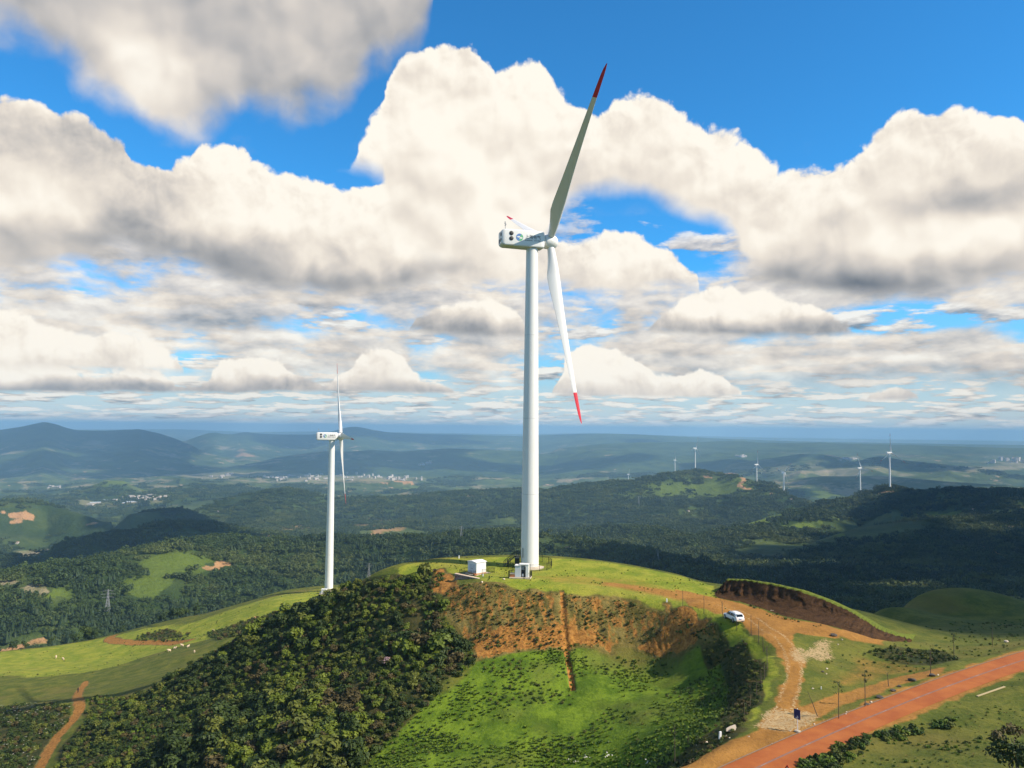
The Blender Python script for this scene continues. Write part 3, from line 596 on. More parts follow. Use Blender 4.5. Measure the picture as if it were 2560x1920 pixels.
    # big cumulus of the left and centre
    C_top = [(-400,262),(0,268),(60,262),(150,272),(200,290),(250,318),(300,362),(335,425),(380,430),(430,432),(465,408),(510,380),(555,373),(600,388),(650,420),(690,438),(730,432),(770,440),(850,458),(900,462),(945,450),(975,425),(1020,422),(1080,440),(1150,480),(1250,540),(1330,590),(1400,600),(1450,590),(1520,585),(1600,610),(1690,650),(1740,700),(1790,900),(2900,900)]
    C_bot = [(-400,690),(0,695),(100,690),(200,675),(280,640),(320,632),(400,665),(500,690),(600,725),(700,745),(800,752),(930,760),(1020,745),(1100,722),(1300,735),(1500,755),(1700,745),(2900,745)]
    col = layer(col, C_top, C_bot, [(-400,.75),(150,.75),(300,.8),(400,1),(1000,1),(1120,.6),(1250,.25),(1500,.3),(1700,.5)], 1.35, .66, .13, .40, .5, .97, 1.0, .9,
        tone=[(120,360,230,90,-.36),(330,480,120,110,-.20),(60,520,160,90,.08),(100,590,200,60,.05),(430,520,60,60,-.10)])
    # the tall central cloud and the long one on the right
    D_top = [(-400,1000),(780,1000),(830,420),(880,380),(905,320),(950,268),(985,190),(1020,155),(1060,135),(1110,116),(1160,128),(1220,150),(1290,148),(1350,142),(1395,190),(1430,235),(1480,280),(1520,272),(1560,242),(1620,226),(1670,250),(1740,305),(1810,345),(1880,378),(1940,405),(1990,408),(2050,400),(2100,388),(2150,352),(2200,322),(2235,282),(2280,275),(2320,296),(2345,312),(2390,285),(2430,290),(2480,305),(2530,320),(2580,335),(2900,360)]
    D_bot = [(-400,900),(820,425),(870,440),(950,470),(1010,640),(1100,690),(1330,690),(1390,560),(1450,512),(1530,500),(1620,515),(1700,548),(1780,575),(1840,610),(1862,700),(1920,735),(2000,752),(2100,772),(2200,778),(2300,762),(2400,748),(2560,742),(2900,745)]
    col = layer(col, D_top, D_bot, [(-400,.05),(1000,.05),(1350,.1),(1500,.2),(1700,.2),(1900,.08),(2000,.5),(2150,.75),(2400,.65),(2560,.6)], 1.1, .70, .15, .5, .6, .95, .9, 1.1, wisp=.35,
        tone=[(1450,470,260,60,-.10),(2250,420,260,60,-.16),(2420,505,170,38,-.42),(2130,545,120,40,-.10),(2330,640,200,40,.06),(2100,690,200,60,-.18),(1000,420,90,50,-.12),(2480,660,140,40,-.12),(1960,695,150,42,-.34),(2180,715,150,36,-.16),(2030,640,90,36,-.14)])
    # the grey cloud overhead on the left
    A_top = [(-400,-1100),(1000,-1100),(1090,-700),(1110,-400),(2900,1080)]
    A_top = [(-400,-600),(1060,-600),(1090,-420),(1110,-250),(1130,1000),(2900,1000)]
    A_bot = [(-400,110),(0,110),(60,125),(120,180),(200,250),(270,300),(330,345),(400,380),(450,392),(500,380),(560,345),(640,320),(720,325),(800,310),(860,290),(885,240),(930,200),(980,195),(1050,150),(1082,60),(1095,-60),(1095,-250),(1110,-500),(2900,-500)]
    col = layer(col, A_top, A_bot, [(-400,.2),(1000,.2)], 1.2, .5, .9, 1.2, 1.0, .60, .3, .9,
        tone=[(330,190,130,110,.34),(430,280,110,70,.20),(60,30,200,80,.05),(620,90,220,110,-.06),(950,70,140,90,-.02),(150,110,120,50,-.10)], wisp=.3, opac=.97)
    ahead = nt.ss(.25, .55, nt.m('DIVIDE', dy, H)); col = nt.mix(ahead, nt.mix(.42, blue.outputs[0], (.34, .315, .27)), col)  # unseen sky behind the camera: warm grey invented to set the ambient light
    nt.put(bg.inputs[0], col); bg.inputs[1].default_value = 1.0
    w.cycles.sampling_method = 'NONE'
build_world()
_zmin = float(GZ.min()) - 1.0; _ztop = float(max(GZ.max() + 3, 140))
def haze_box():
    me = bpy.data.meshes.new('haze'); R = 52000.
    bm = bmesh.new(); bmesh.ops.create_cube(bm, size=1); 
    for v in bm.verts:
        v.co.x *= 2 * R; v.co.y *= 2 * R; v.co.z = _zmin if v.co.z < 0 else _ztop
    bm.to_mesh(me); bm.free()
    m = bpy.data.materials.new('haze_air'); m.use_nodes = True; t = m.node_tree; t.nodes.clear()
    o = t.nodes.new('ShaderNodeOutputMaterial'); v = t.nodes.new('ShaderNodeVolumePrincipled')
    v.inputs['Color'].default_value = (.35, .62, .90, 1); v.inputs['Density'].default_value = HAZE; v.inputs['Anisotropy'].default_value = .0
    t.links.new(v.outputs[0], o.inputs['Volume'])
    return put('haze', me, m, kind='stuff')
HAZE = 8.0e-5
haze_box()
scene.view_settings.view_transform = 'Standard'; scene.view_settings.look = 'None'; scene.view_settings.exposure = .42; scene.view_settings.gamma = 1
cy = scene.cycles
cy.max_bounces = 5; cy.diffuse_bounces = 2; cy.glossy_bounces = 2; cy.transmission_bounces = 2; cy.volume_bounces = 2; cy.transparent_max_bounces = 8
cy.sample_clamp_indirect = 4; cy.use_denoising = True; cy.use_adaptive_sampling = True; cy.adaptive_threshold = .02
cy.caustics_reflective = False; cy.caustics_refractive = False
# ------------------------------------------------------------------ mesh building helpers
class MB:
    def __init__(s): s.v = []; s.f = []; s.mi = []; s.sm = []
    def add(s, V, F, mi=0, smooth=False):
        o = len(s.v); s.v += [tuple(map(float, p)) for p in V]
        for f in F: s.f.append(tuple(i + o for i in f)); s.mi.append(mi); s.sm.append(smooth)
        return s
    def box(s, c, size, rz=0, mi=0, taper=(1, 1), M=None):
        hx, hy, hz = size[0] / 2, size[1] / 2, size[2] / 2; V = []
        for z in (-1, 1):
            k = taper if z > 0 else (1, 1)
            for x, y in ((-1, -1), (1, -1), (1, 1), (-1, 1)):
                a, b = x * hx * k[0], y * hy * k[1]
                V.append((c[0] + a * math.cos(rz) - b * math.sin(rz), c[1] + a * math.sin(rz) + b * math.cos(rz), c[2] + z * hz))
        if M is not None: V = [M @ Vector(p) for p in V]
        return s.add(V, [(3, 2, 1, 0), (4, 5, 6, 7), (0, 1, 5, 4), (1, 2, 6, 5), (2, 3, 7, 6), (3, 0, 4, 7)], mi)
    def loft(s, rings, cap=True, mi=0, smooth=True, closed=True):
        V = []; F = []; n = len(rings[0])
        for r in rings: V += list(r)
        for i in range(len(rings) - 1):
            for j in range(n if closed else n - 1):
                a = i * n + j; b = i * n + (j + 1) % n; F.append((a, b, b + n, a + n))
        s.add(V, F, mi, smooth)
        if cap and closed:
            s.add(rings[0], [tuple(range(n - 1, -1, -1))], mi); s.add(rings[-1], [tuple(range(n))], mi)
        return s
    def tube(s, pts, radii, n=8, mi=0, cap=True):
        pts = [Vector(p) for p in pts]; rings = []
        if not hasattr(radii, '__len__'): radii = [radii] * len(pts)
        for i, p in enumerate(pts):
            d = (pts[min(i + 1, len(pts) - 1)] - pts[max(i - 1, 0)]).normalized()
            a = d.orthogonal().normalized() if abs(d.z) > .999 else d.cross(Vector((0, 0, 1))).normalized(); b = d.cross(a)
            rings.append([p + (a * math.cos(2 * PI * k / n) + b * math.sin(2 * PI * k / n)) * radii[i] for k in range(n)])
        return s.loft(rings, cap, mi)
    def lathe(s, prof, n=32, mi=0, axis='z', c=(0, 0, 0), cap=True):
        rings = []
        for r, h in prof:
            rg = []
            for k in range(n):
                a = 2 * PI * k / n; u, v = r * math.cos(a), r * math.sin(a)
                rg.append((c[0] + u, c[1] + v, c[2] + h) if axis == 'z' else (c[0] + h, c[1] + u, c[2] + v))
            rings.append(rg)
        return s.loft(rings, cap, mi)
    def mesh(s, name, mats=()):
        me = bpy.data.meshes.new(name); me.from_pydata(s.v, [], s.f); me.update()
        me.polygons.foreach_set('use_smooth', s.sm); me.polygons.foreach_set('material_index', s.mi)
        for m in mats: me.materials.append(m)
        return me
    def build(s, name, mats, parent=None, loc=None, rz=None, bevel=0, **props):
        mats = mats if isinstance(mats, (list, tuple)) else [mats]
        me = s.mesh(name, mats); o = put(name, me, None, parent, **props)
        if bevel:
            bm = bmesh.new(); bm.from_mesh(me); bmesh.ops.remove_doubles(bm, verts=bm.verts, dist=1e-4)
            bmesh.ops.bevel(bm, geom=[e for e in bm.edges if len(e.link_faces) == 2 and e.calc_face_angle(0) > .5], offset=bevel, segments=2, affect='EDGES', profile=.5, clamp_overlap=True)
            bm.to_mesh(me); bm.free()
        if loc is not None: o.location = loc
        if rz is not None: o.rotation_euler = (0, 0, rz)
        return o
def thing(name, label, cat, loc=(0, 0, 0), rz=0, group=None):
    o = bpy.data.objects.new(name, None); COL.objects.link(o); o.location = loc; o.rotation_euler = (0, 0, rz); o.empty_display_size = .3
    o['label'] = label; o['category'] = cat
    if group: o['group'] = group
    return o
def tag(o, label, cat, group=None):
    o['label'] = label; o['category'] = cat
    if group: o['group'] = group
    return o
def copy_tree(o, parent=None):
    c = o.copy(); COL.objects.link(c)
    if parent is not None: c.parent = parent
    for ch in list(o.children): copy_tree(ch, c)
    return c
M_white = simple('white_paint', (.80, .80, .78), .38, 0, .05, .15)
M_blade = simple('blade_gelcoat', (.78, .78, .77), .42, 0, .05, .12)
M_red = simple('red_paint', (.62, .02, .035), .4, 0, .08, .3)
M_dark = simple('dark_grille', (.018, .018, .02), .6)
M_blackmetal = simple('dark_green_metal', (.012, .018, .014), .5, .2)
M_grey = simple('grey_metal', (.32, .33, .34), .45, .3)
M_conc = simple('concrete', (.50, .43, .33), .9, 0, .25, 1.2, .3, .3)
M_brick = simple('orange_brick', (.42, .16, .06), .9, 0, .3, 4)
M_ink = simple('black_lettering', (.015, .015, .018), .5)
M_blue = simple('blue_logo', (.10, .22, .50), .5)
M_green = simple('green_logo', (.12, .42, .22), .5)
M_glass = simple('dark_glass', (.012, .014, .016), .08, 0, .05, 1, .6)
M_tyre = simple('tyre_rubber', (.02, .02, .02), .85)

# ------------------------------------------------------------------ wind turbines
def tower_material():
    m, nt, b = new_mat('tower_paint')
    pos = nt.node('ShaderNodeTexCoord').outputs['Object']; sp = nt.node('ShaderNodeSeparateXYZ'); nt.l.new(pos, sp.inputs[0])
    st = nt.noise(nt.xyz(nt.m('MULTIPLY', sp.outputs[0], 3.), nt.m('MULTIPLY', sp.outputs[1], 3.), nt.m('MULTIPLY', sp.outputs[2], .06)), 1.0, 5, .6)
    top = nt.ss(70, 77, sp.outputs[2])
    c = nt.mix(nt.m('MULTIPLY', nt.ss(.5, .8, st), nt.m('ADD', .30, nt.m('MULTIPLY', top, .6))), (.80, .80, .77), (.45, .40, .33))
    seam = None
    for z in (17.5, 35.5, 55.5):
        d = nt.m('ABSOLUTE', nt.m('SUBTRACT', sp.outputs[2], z)); l = nt.m('LESS_THAN', d, .06); seam = l if seam is None else nt.m('MAXIMUM', seam, l)
    c = nt.mix(nt.m('MULTIPLY', seam, .5), c, (.4, .4, .4))
    nt.put(b.inputs['Base Color'], c); b.inputs['Roughness'].default_value = .42
    return m
M_tower = tower_material()
def blade_meshes(R=45.6, pitch=80, simple_=False):
    st = np.array([.036, .05, .08, .12, .16, .2, .25, .32, .4, .5, .6, .7, .78, .835, .87, .91, .95, .975, .99, 1.0])
    ch = np.interp(st, [.036, .06, .2, .25, .4, .6, .8, .9, .95, .98, 1], [1.75, 1.8, 3.25, 3.2, 2.4, 1.68, 1.12, .88, .72, .5, .12])
    th = np.interp(st, [.036, .07, .2, .3, .5, .8, 1], [1.0, .95, .38, .28, .21, .17, .13])
    tw = np.interp(st, [.036, .2, .4, .7, 1], [13, 12, 7, 2.5, 0])
    ax = np.interp(st, [.036, .07, .2, 1], [.5, .5, .34, .32])      # pitch axis along the chord, from the leading edge
    n = 10 if simple_ else 20; rings = []
    for r, c, t, w, a in zip(st, ch, th, tw, ax):
        be = math.radians(pitch + w); le = Vector((math.sin(be), -math.cos(be), 0)); no = Vector((math.cos(be), math.sin(be), 0)); rg = []
        circ = np.interp(r, [.05, .2], [1, 0])
        for k in range(n):
            ang = 2 * PI * k / n; s = .5 + .5 * math.cos(ang)           # 1 = trailing edge
            yt = 5 * t * (.2969 * math.sqrt(max(s, 0)) - .126 * s - .3516 * s * s + .2843 * s ** 3 - .1036 * s ** 4)
            foil = yt * (1 if ang < PI else -1) + .03 * (1 - (2 * s - 1) ** 2)
            cy = .5 * t * math.sin(ang)
            y = circ * cy + (1 - circ) * foil
            bend = .9 * r * r                                           # blades bend a little upwind
            rg.append(le * ((a - s) * c) + no * (y * c) + Vector((bend, 0, r * R)))
        rings.append(rg)
    k = int(np.searchsorted(st, .835))
    A = MB().loft(rings[:k + 1], False, 0, True); A.add(rings[0], [tuple(range(n))[::-1]])
    B = MB().loft(rings[k:], False, 0, True); B.add(rings[-1], [tuple(range(n))])
    return A.mesh('blade', [M_blade]), B.mesh('blade_tip', [M_red])
def round_rect(w, h, r, n=5):
    P = []
    for cx, cy, a0 in ((w / 2 - r, h / 2 - r, 0), (-w / 2 + r, h / 2 - r, 90), (-w / 2 + r, -h / 2 + r, 180), (w / 2 - r, -h / 2 + r, 270)):
        for k in range(n):
            a = math.radians(a0 + 90 * k / (n - 1)); P.append((cx + r * math.cos(a), cy + r * math.sin(a)))
    return P
ZN = 78.7
def text_mesh(txt, size, name, mat):
    cu = bpy.data.curves.new(name, 'FONT'); cu.body = txt; cu.size = size; cu.align_x = 'CENTER'; cu.align_y = 'CENTER'; cu.extrude = .01; cu.resolution_u = 3
    o = bpy.data.objects.new(name, cu); COL.objects.link(o); bpy.context.view_layer.update()
    me = bpy.data.meshes.new_from_object(o.evaluated_get(bpy.context.evaluated_depsgraph_get())); bpy.data.objects.remove(o); me.materials.clear(); me.materials.append(mat); me.name = name
    return me
def make_turbine_parts():
    P = {}
    tw = MB().lathe([(2.13, .25), (2.12, 2), (2.05, 12), (1.93, 25), (1.80, 40), (1.66, 55), (1.52, 68), (1.42, 76.7)], 56, 0)
    P['tower'] = tw.mesh('tower', [M_tower])
    rings = []
    for x, w, h, zc in ((-8.05, 3.0, 3.0, .05), (-7.75, 3.45, 3.7, .05), (-7.2, 3.6, 4.05, .05), (-2, 3.7, 4.15, .02), (1.5, 3.7, 4.1, 0), (2.45, 3.6, 3.95, 0), (2.62, 3.3, 3.6, 0)):
        rings.append([(x, -y, z + zc) for y, z in round_rect(w, h, .42)])
    P['nacelle'] = MB().loft(rings).mesh('nacelle', [M_white])
    P['yaw_ring'] = MB().lathe([(1.62, -2.35), (1.75, -2.3), (1.75, -2.02), (1.6, -2.0)], 40).mesh('yaw_ring', [M_grey])
    P['collar'] = MB().lathe([(1.45, 2.55), (1.72, 2.6), (1.72, 2.85), (1.45, 2.9)], 36, axis='x').mesh('collar', [M_white])
    P['hub'] = MB().lathe([(.5, 2.9), (1.62, 3.0), (1.75, 3.5), (1.80, 4.4), (1.74, 5.2), (1.5, 5.85), (1.05, 6.3), (.5, 6.52), (.08, 6.56)], 36, axis='x').mesh('hub', [M_white])
    g = MB()
    g.lathe([(.02, 0), (.5, .0), (.52, .03), (.5, .05), (.02, .05)], 26)
    P['vent'] = g.mesh('vent', [M_dark])
    m = MB().tube([(-7.0, -.6, 2.0), (-7.0, -.6, 3.9)], .035, 6).tube([(-6.6, .5, 2.0), (-6.6, .5, 3.7)], .035, 6).tube([(-7.0, -1.0, 3.4), (-7.0, -.2, 3.6)], .03, 6).tube([(-6.6, .1, 3.35), (-6.6, .9, 3.35)], .03, 6)
    for x, y, z in ((-7.0, -1.0, 3.5), (-7, -.2, 3.7), (-6.6, .1, 3.5), (-6.6, .9, 3.5), (-7, -.6, 3.95)): m.box((x, y, z), (.16, .16, .22))
    P['wind_sensor_mast'] = m.mesh('wind_sensor_mast', [M_grey])
    lg = MB(); n = 24; R = .88
    def disc_part(a0, a1, mi, y):
        pts = [(0, y, 0)] + [(R * math.cos(math.radians(a0 + (a1 - a0) * k / n)), y, R * math.sin(math.radians(a0 + (a1 - a0) * k / n))) for k in range(n + 1)]
        lg.add(pts, [(0, k, k + 1) for k in range(1, n + 1)], mi)
    disc_part(62, 262, 0, 0); disc_part(-98, 62, 1, 0)
    lg.add([(-.86, -.012, .05), (-.2, -.012, .28), (.12, -.012, .22), (.05, -.012, -.02), (-.35, -.012, -.1)], [(0, 1, 2, 3, 4)[::-1]], 2)
    lg.add([(.86, -.012, -.12), (.3, -.012, .06), (.02, -.012, -.06), (-.1, -.012, -.3), (.45, -.012, -.34)], [(0, 1, 2, 3, 4)], 2)
    P['logo'] = lg.mesh('logo', [M_blue, M_green, M_white])
    P['lettering'] = text_mesh('上海电气', 1.12, 'lettering', M_ink)
    P['small_lettering'] = [text_mesh(w, .44, 'small_lettering', M_ink) for w in ('SHANGHAI', 'ELECTRIC')]
    P['door'] = MB().box((0, 0, 0), (.95, .12, 2.2)).mesh('door', [M_grey])
    return P
TP = make_turbine_parts()
BL_feather = blade_meshes(pitch=78); BL_run = blade_meshes(pitch=8)
TILT = math.radians(4.9)
def turbine(loc, yaw, phase, label, blades, near=False, group='wind turbines on the hills', detail=True, scale=1.0):
    t = thing('wind_turbine', label, 'wind turbine', loc, yaw, group)
    t.scale = (scale,) * 3
    put('tower', TP['tower'], None, t)
    na = put('nacelle', TP['nacelle'], None, t); na.location = (0, 0, ZN)
    hb = put('hub', TP['hub'], None, t); hb.location = (0, 0, ZN)
    if detail:
        yr = put('yaw_ring', TP['yaw_ring'], None, t); yr.location = (0, 0, ZN + .3)
        co = put('collar', TP['collar'], None, t); co.location = (0, 0, ZN)
        for x, y, z, rz, ry in ((-5.75, -1.86, 1.0, 0, 1), (-5.75, -1.86, -.25, 0, 1), (-8.03, -.75, .75, 1, 0), (-8.03, -.75, -.55, 1, 0), (-8.03, .8, -.6, 1, 0)):
            v = put('vent', TP['vent'], None, na); v.location = (x, y, z)
            v.rotation_euler = (PI / 2, 0, 0) if ry else (0, -PI / 2, 0)
        put('wind_sensor_mast', TP['wind_sensor_mast'], None, na)
        l = put('logo', TP['logo'], None, na); l.location = (-3.7, -1.868, .15)
        a = put('lettering', TP['lettering'], None, na); a.location = (-.35, -1.872, .35); a.rotation_euler = (PI / 2, 0, 0); a.scale = (.88, .95, 1)
        for w, bx in zip(TP['small_lettering'], (-1.42, .78)):
            b = put('small_lettering', w, None, na); b.location = (bx, -1.872, -.45); b.rotation_euler = (PI / 2, 0, 0); b.scale = (.88, .85, 1)
    for k in range(3):
        A = phase + k * 2 * PI / 3
        bl = put('blade', blades[0], None, t); tp = put('blade_tip', blades[1], None, bl)
        cone = math.radians(1.76)
        Rx = Matrix.Rotation(A, 4, 'X'); Rt = Matrix.Rotation(-TILT, 4, 'Y'); Rc = Matrix.Rotation(cone, 4, 'Y')
        bl.matrix_local = Matrix.Translation((0, 0, ZN)) @ Rt @ Matrix.Translation((4.5, 0, 0)) @ Rx @ Rc
    return t
def ground_pt(x, y): return (x, y, float(ground_z(x, y)))
TB = (4.586, 187.575)
T1 = turbine((TB[0], TB[1], -.15), math.radians(16), math.radians(52.1), 'tallest white turbine on the knoll, feathered blades with red tips', BL_feather, True)
def at_base(px, py, D):
    P = at_d(float(px), float(py), float(D)); return P
def far_turbine(px, py, D, phase, label, sink=0, yaw=17, detail=False, hub_py=None):
    P = at_base(px, py, D)
    g = float(ground_z(P[0], P[1]))
    return turbine((P[0], P[1], P[2] - sink), math.radians(yaw), math.radians(phase), label, BL_run, detail=detail)
T2 = far_turbine(822, 1470, 420, -28, 'white turbine on the lower grass ridge left of the tallest one', .3, 17, True)
far_turbine(2225, 1217, 2020, 0, 'far white turbine with one blade straight up, on the dark hilltop beside a pale track')
far_turbine(2151, 1236, 2520, -20, 'far white turbine with one blade pointing level right, beside the dark hilltop', 2)
far_turbine(1960, 1246, 2520, 45, 'far white turbine with blades spread like a Y, at the dark foot of the hill', 2)
far_turbine(1892, 1222, 2620, 3, 'far white turbine next to the winding pale track', 2)
far_turbine(1738, 1174, 2940, 22, 'far white turbine standing on the crown of the green hill', 1)
far_turbine(1687.5, 1188, 4100, -10, 'faintest far turbine, half hidden behind the crown of the green hill', 2)
far_turbine(1571, 1215, 5200, 15, 'tiny pale turbine tower seen over the forest right of the tallest turbine', 2)
# ------------------------------------------------------------------ road
def strip(name, off0, off1, dz, mat, i0=0, i1=None, **props):
    C = ROADC[i0:i1]; N = ROADN[i0:i1]; V = []; n = len(C); m = max(2, int(abs(off1 - off0) / .6) + 1)
    for i in range(n):
        for j in range(m):
            o = off0 + (off1 - off0) * j / (m - 1); V.append((C[i, 0] + N[i, 0] * o, C[i, 1] + N[i, 1] * o, ROADZ[i] + dz))
    ix = np.arange(n * m).reshape(n, m); F = np.stack([ix[:-1, :-1], ix[:-1, 1:], ix[1:, 1:], ix[1:, :-1]], -1).reshape(-1, 4)[:, ::-1]
    return put(name, mesh_np(name, V, F), mat, **props)
def road_material():
    m, nt, b = new_mat('red_asphalt'); pos = nt.node('ShaderNodeNewGeometry').outputs['Position']
    n = nt.noise(pos, .35, 6, .65); f = nt.noise(pos, 5, 6, .7)
    c = nt.mix(nt.ss(.3, .7, n), (.31, .086, .024), (.405, .132, .034)); c = nt.mix(nt.m('MULTIPLY', nt.ss(.45, .8, f), .45), c, (.30, .09, .05))
    c = nt.mix(nt.m('MULTIPLY', nt.ss(.62, .72, nt.noise(pos, .13, 5, .7)), .35), c, (.42, .22, .12))
    nt.put(b.inputs['Base Color'], c); b.inputs['Roughness'].default_value = .9; b.inputs['Specular IOR Level'].default_value = .2
    bn = nt.node('ShaderNodeBump'); nt.put(bn.inputs['Height'], f); bn.inputs['Strength'].default_value = .4; bn.inputs['Distance'].default_value = .05; nt.l.new(bn.outputs[0], b.inputs['Normal'])
    return m
M_road = road_material()
strip('road', -ROADW / 2, ROADW / 2, .045, M_road, kind='structure')
M_line = simple('worn_grey_paint', (.22, .12, .09), .9, 0, .5, 2.5); M_lw = simple('worn_white_paint', (.30, .19, .15), .9, 0, .4, 2)
strip('road_centre_line', -.13, .13, .049, M_line, kind='structure')
for k in range(6, 118, 9):
    strip('road_marking', -.07, .07, .053, M_lw, k, k + 2, kind='structure')
strip('kerb', ROADW / 2, ROADW / 2 + .14, .10, simple('kerb_concrete', (.22, .16, .12), .9, 0, .4, 2), kind='structure')
# ------------------------------------------------------------------ cut earth bank beside the track
def earth_bank():
    cr = np.array([at_d(a, b, c * math.hypot(1, (a - 1280) / FPX)) for a, b, c in [(1785, 1486, 163), (1815, 1449, 163), (1860, 1450, 160), (1925, 1459, 156), (2000, 1476, 151), (2075, 1503, 147), (2130, 1530, 143.5), (2165, 1552, 141), (2195, 1572, 138.5), (2240, 1592, 137), (2280, 1603, 142)]])
    fx = [1772, 1792, 1850, 1905, 1950, 2045, 2105, 2145, 2178, 2232, 2275]; fy = [1488, 1499, 1509, 1527, 1545, 1562, 1577, 1590, 1601, 1606, 1606]
    ft = hit(fx, fy)
    s = np.linspace(0, 10, 150); t = np.arange(11)
    CR = np.stack([np.interp(s, t, cr[:, k]) for k in range(3)], 1); FT = np.stack([np.interp(s, t, ft[:, k]) for k in range(3)], 1)
    back = CR[:, :2] - FT[:, :2]; back /= np.linalg.norm(back, axis=1)[:, None] + 1e-9
    V = []; m = 26
    for i in range(len(s)):
        h = CR[i, 2] - FT[i, 2]
        for j in range(m):
            u = j / (m - 1)
            if u < .6:
                a = u / .6
                hh = a ** .8 if a < .5 else a
                p = FT[i] + (CR[i] - FT[i]) * np.array([a ** .5, a ** .5, a ** 1.9])
                n = fbm(np.array([s[i] * 3.2]), np.array([a * 5.0]), 1.0, 5, 91, .6, True)[0] - .55
                g = fbm(np.array([s[i] * 9.]), np.array([a * 1.6]), 1.0, 3, 97)[0] - .5
                w = math.sin(PI * a) ** .6
                q5 = fbm(np.array([s[i] * 14.]), np.array([a * 9.]), 1.0, 3, 93)[0] - .5
                p = p + np.array([back[i, 0], back[i, 1], .25]) * (n * 2.4 + g * 1.6 + q5 * .8) * w
                if j == 0: p[2] -= .4
            else:
                a = (u - .6) / .4; q = CR[i, :2] + back[i] * a * 13
                gz = float(ground_z(q[0], q[1])); p = np.array([q[0], q[1], CR[i, 2] + (gz - .6 - CR[i, 2]) * a ** 1.6 + (.12 * math.sin(i * 1.7) if a < .2 else 0)])
            V.append(p)
    ix = np.arange(len(s) * m).reshape(len(s), m); F = np.stack([ix[:-1, :-1], ix[1:, :-1], ix[1:, 1:], ix[:-1, 1:]], -1).reshape(-1, 4)
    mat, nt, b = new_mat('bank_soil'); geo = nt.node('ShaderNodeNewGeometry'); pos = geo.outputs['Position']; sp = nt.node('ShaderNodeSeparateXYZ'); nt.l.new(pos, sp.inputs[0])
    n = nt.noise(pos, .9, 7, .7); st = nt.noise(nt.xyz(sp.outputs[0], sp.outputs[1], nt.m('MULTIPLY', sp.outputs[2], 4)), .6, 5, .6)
    soil = nt.mix(nt.ss(.3, .7, nt.m('ADD', nt.m('MULTIPLY', n, .6), nt.m('MULTIPLY', st, .4))), (.030, .016, .008), (.095, .050, .022))  # soil darkened past its own colour to stand in for shade on the face
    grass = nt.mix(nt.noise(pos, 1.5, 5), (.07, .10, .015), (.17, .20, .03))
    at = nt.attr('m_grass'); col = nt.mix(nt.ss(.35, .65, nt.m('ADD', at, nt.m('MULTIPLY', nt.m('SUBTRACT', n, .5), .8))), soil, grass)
    nt.put(b.inputs['Base Color'], col); b.inputs['Roughness'].default_value = .95; b.inputs['Specular IOR Level'].default_value = .1
    bn = nt.node('ShaderNodeBump'); nt.put(bn.inputs['Height'], n); bn.inputs['Strength'].default_value = .8; bn.inputs['Distance'].default_value = .5; nt.l.new(bn.outputs[0], b.inputs['Normal'])
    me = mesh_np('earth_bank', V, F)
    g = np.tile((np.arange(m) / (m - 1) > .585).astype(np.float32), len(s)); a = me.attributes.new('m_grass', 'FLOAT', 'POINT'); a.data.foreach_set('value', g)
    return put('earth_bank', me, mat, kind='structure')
earth_bank()
# ------------------------------------------------------------------ stone retaining wall below the shed
def wall_():
    A = at_z(1136, 1454, -1.6); B = at_z(1256, 1475, -1.6); n = 40; mb = MB()
    d = (B - A)[:2]; L = np.linalg.norm(d); d /= L; back = np.array([-d[1], d[0]])
    if back[1] < 0: back = -back
    V = []; 
    for i in range(n + 1):
        p = A[:2] + d * L * i / n; top = .05 - .75 * i / n * .6
        for (o, z) in ((0, -3.2), (.05, -1.6), (.12, top), (.62, top), (.62, -3)):
            q = p + back * o; V.append((q[0], q[1], z))
    F = []
    for i in range(n):
        for j in range(4): F.append((i * 5 + j, (i + 1) * 5 + j, (i + 1) * 5 + j + 1, i * 5 + j + 1))
    F += [(4, 3, 2, 1, 0), tuple(n * 5 + k for k in range(5))]
    mb.add(V, F)
    m, nt, b = new_mat('rubble_stone'); pos = nt.node('ShaderNodeNewGeometry').outputs['Position']
    v = nt.node('ShaderNodeTexVoronoi', feature='DISTANCE_TO_EDGE'); nt.l.new(pos, v.inputs['Vector']); v.inputs['Scale'].default_value = 2.6
    vc = nt.node('ShaderNodeTexVoronoi'); nt.l.new(pos, vc.inputs['Vector']); vc.inputs['Scale'].default_value = 2.6; sp = nt.node('ShaderNodeSeparateColor'); nt.l.new(vc.outputs['Color'], sp.inputs[0])
    c = nt.mix(sp.outputs[0], (.20, .105, .075), (.36, .24, .19)); c = nt.mix(nt.ss(.0, .05, v.outputs['Distance']), (.40, .33, .27), c)
    nt.put(b.inputs['Base Color'], c); b.inputs['Roughness'].default_value = .9
    t = thing('retaining_wall', 'low red-brown stone retaining wall with pale cap below the white shed', 'wall', (A[0], A[1], -1.6))
    w = mb.build('wall', m, t); w.matrix_parent_inverse = Matrix.Translation((-A[0], -A[1], 1.6))
    cp = MB(); V = []
    for i in range(n + 1):
        p = A[:2] + d * (L * i / n + (-.1 if i == 0 else .1 if i == n else 0)); top = .05 - .75 * i / n * .6
        for (o, z) in ((.0, top), (.0, top + .16), (.78, top + .16), (.78, top)):
            q = p + back * o; V.append((q[0], q[1], z + .002))
    F = []
    for i in range(n):
        for j in range(4): F.append((i * 4 + j, (i + 1) * 4 + j, (i + 1) * 4 + (j + 1) % 4, i * 4 + (j + 1) % 4))
    F += [(3, 2, 1, 0), tuple(n * 4 + k for k in range(4))]
    cp.add(V, F); c = cp.build('wall_cap', simple('cap_stone', (.62, .48, .36), .9, 0, .2, 2), t); c.matrix_parent_inverse = w.matrix_parent_inverse.copy()
wall_()
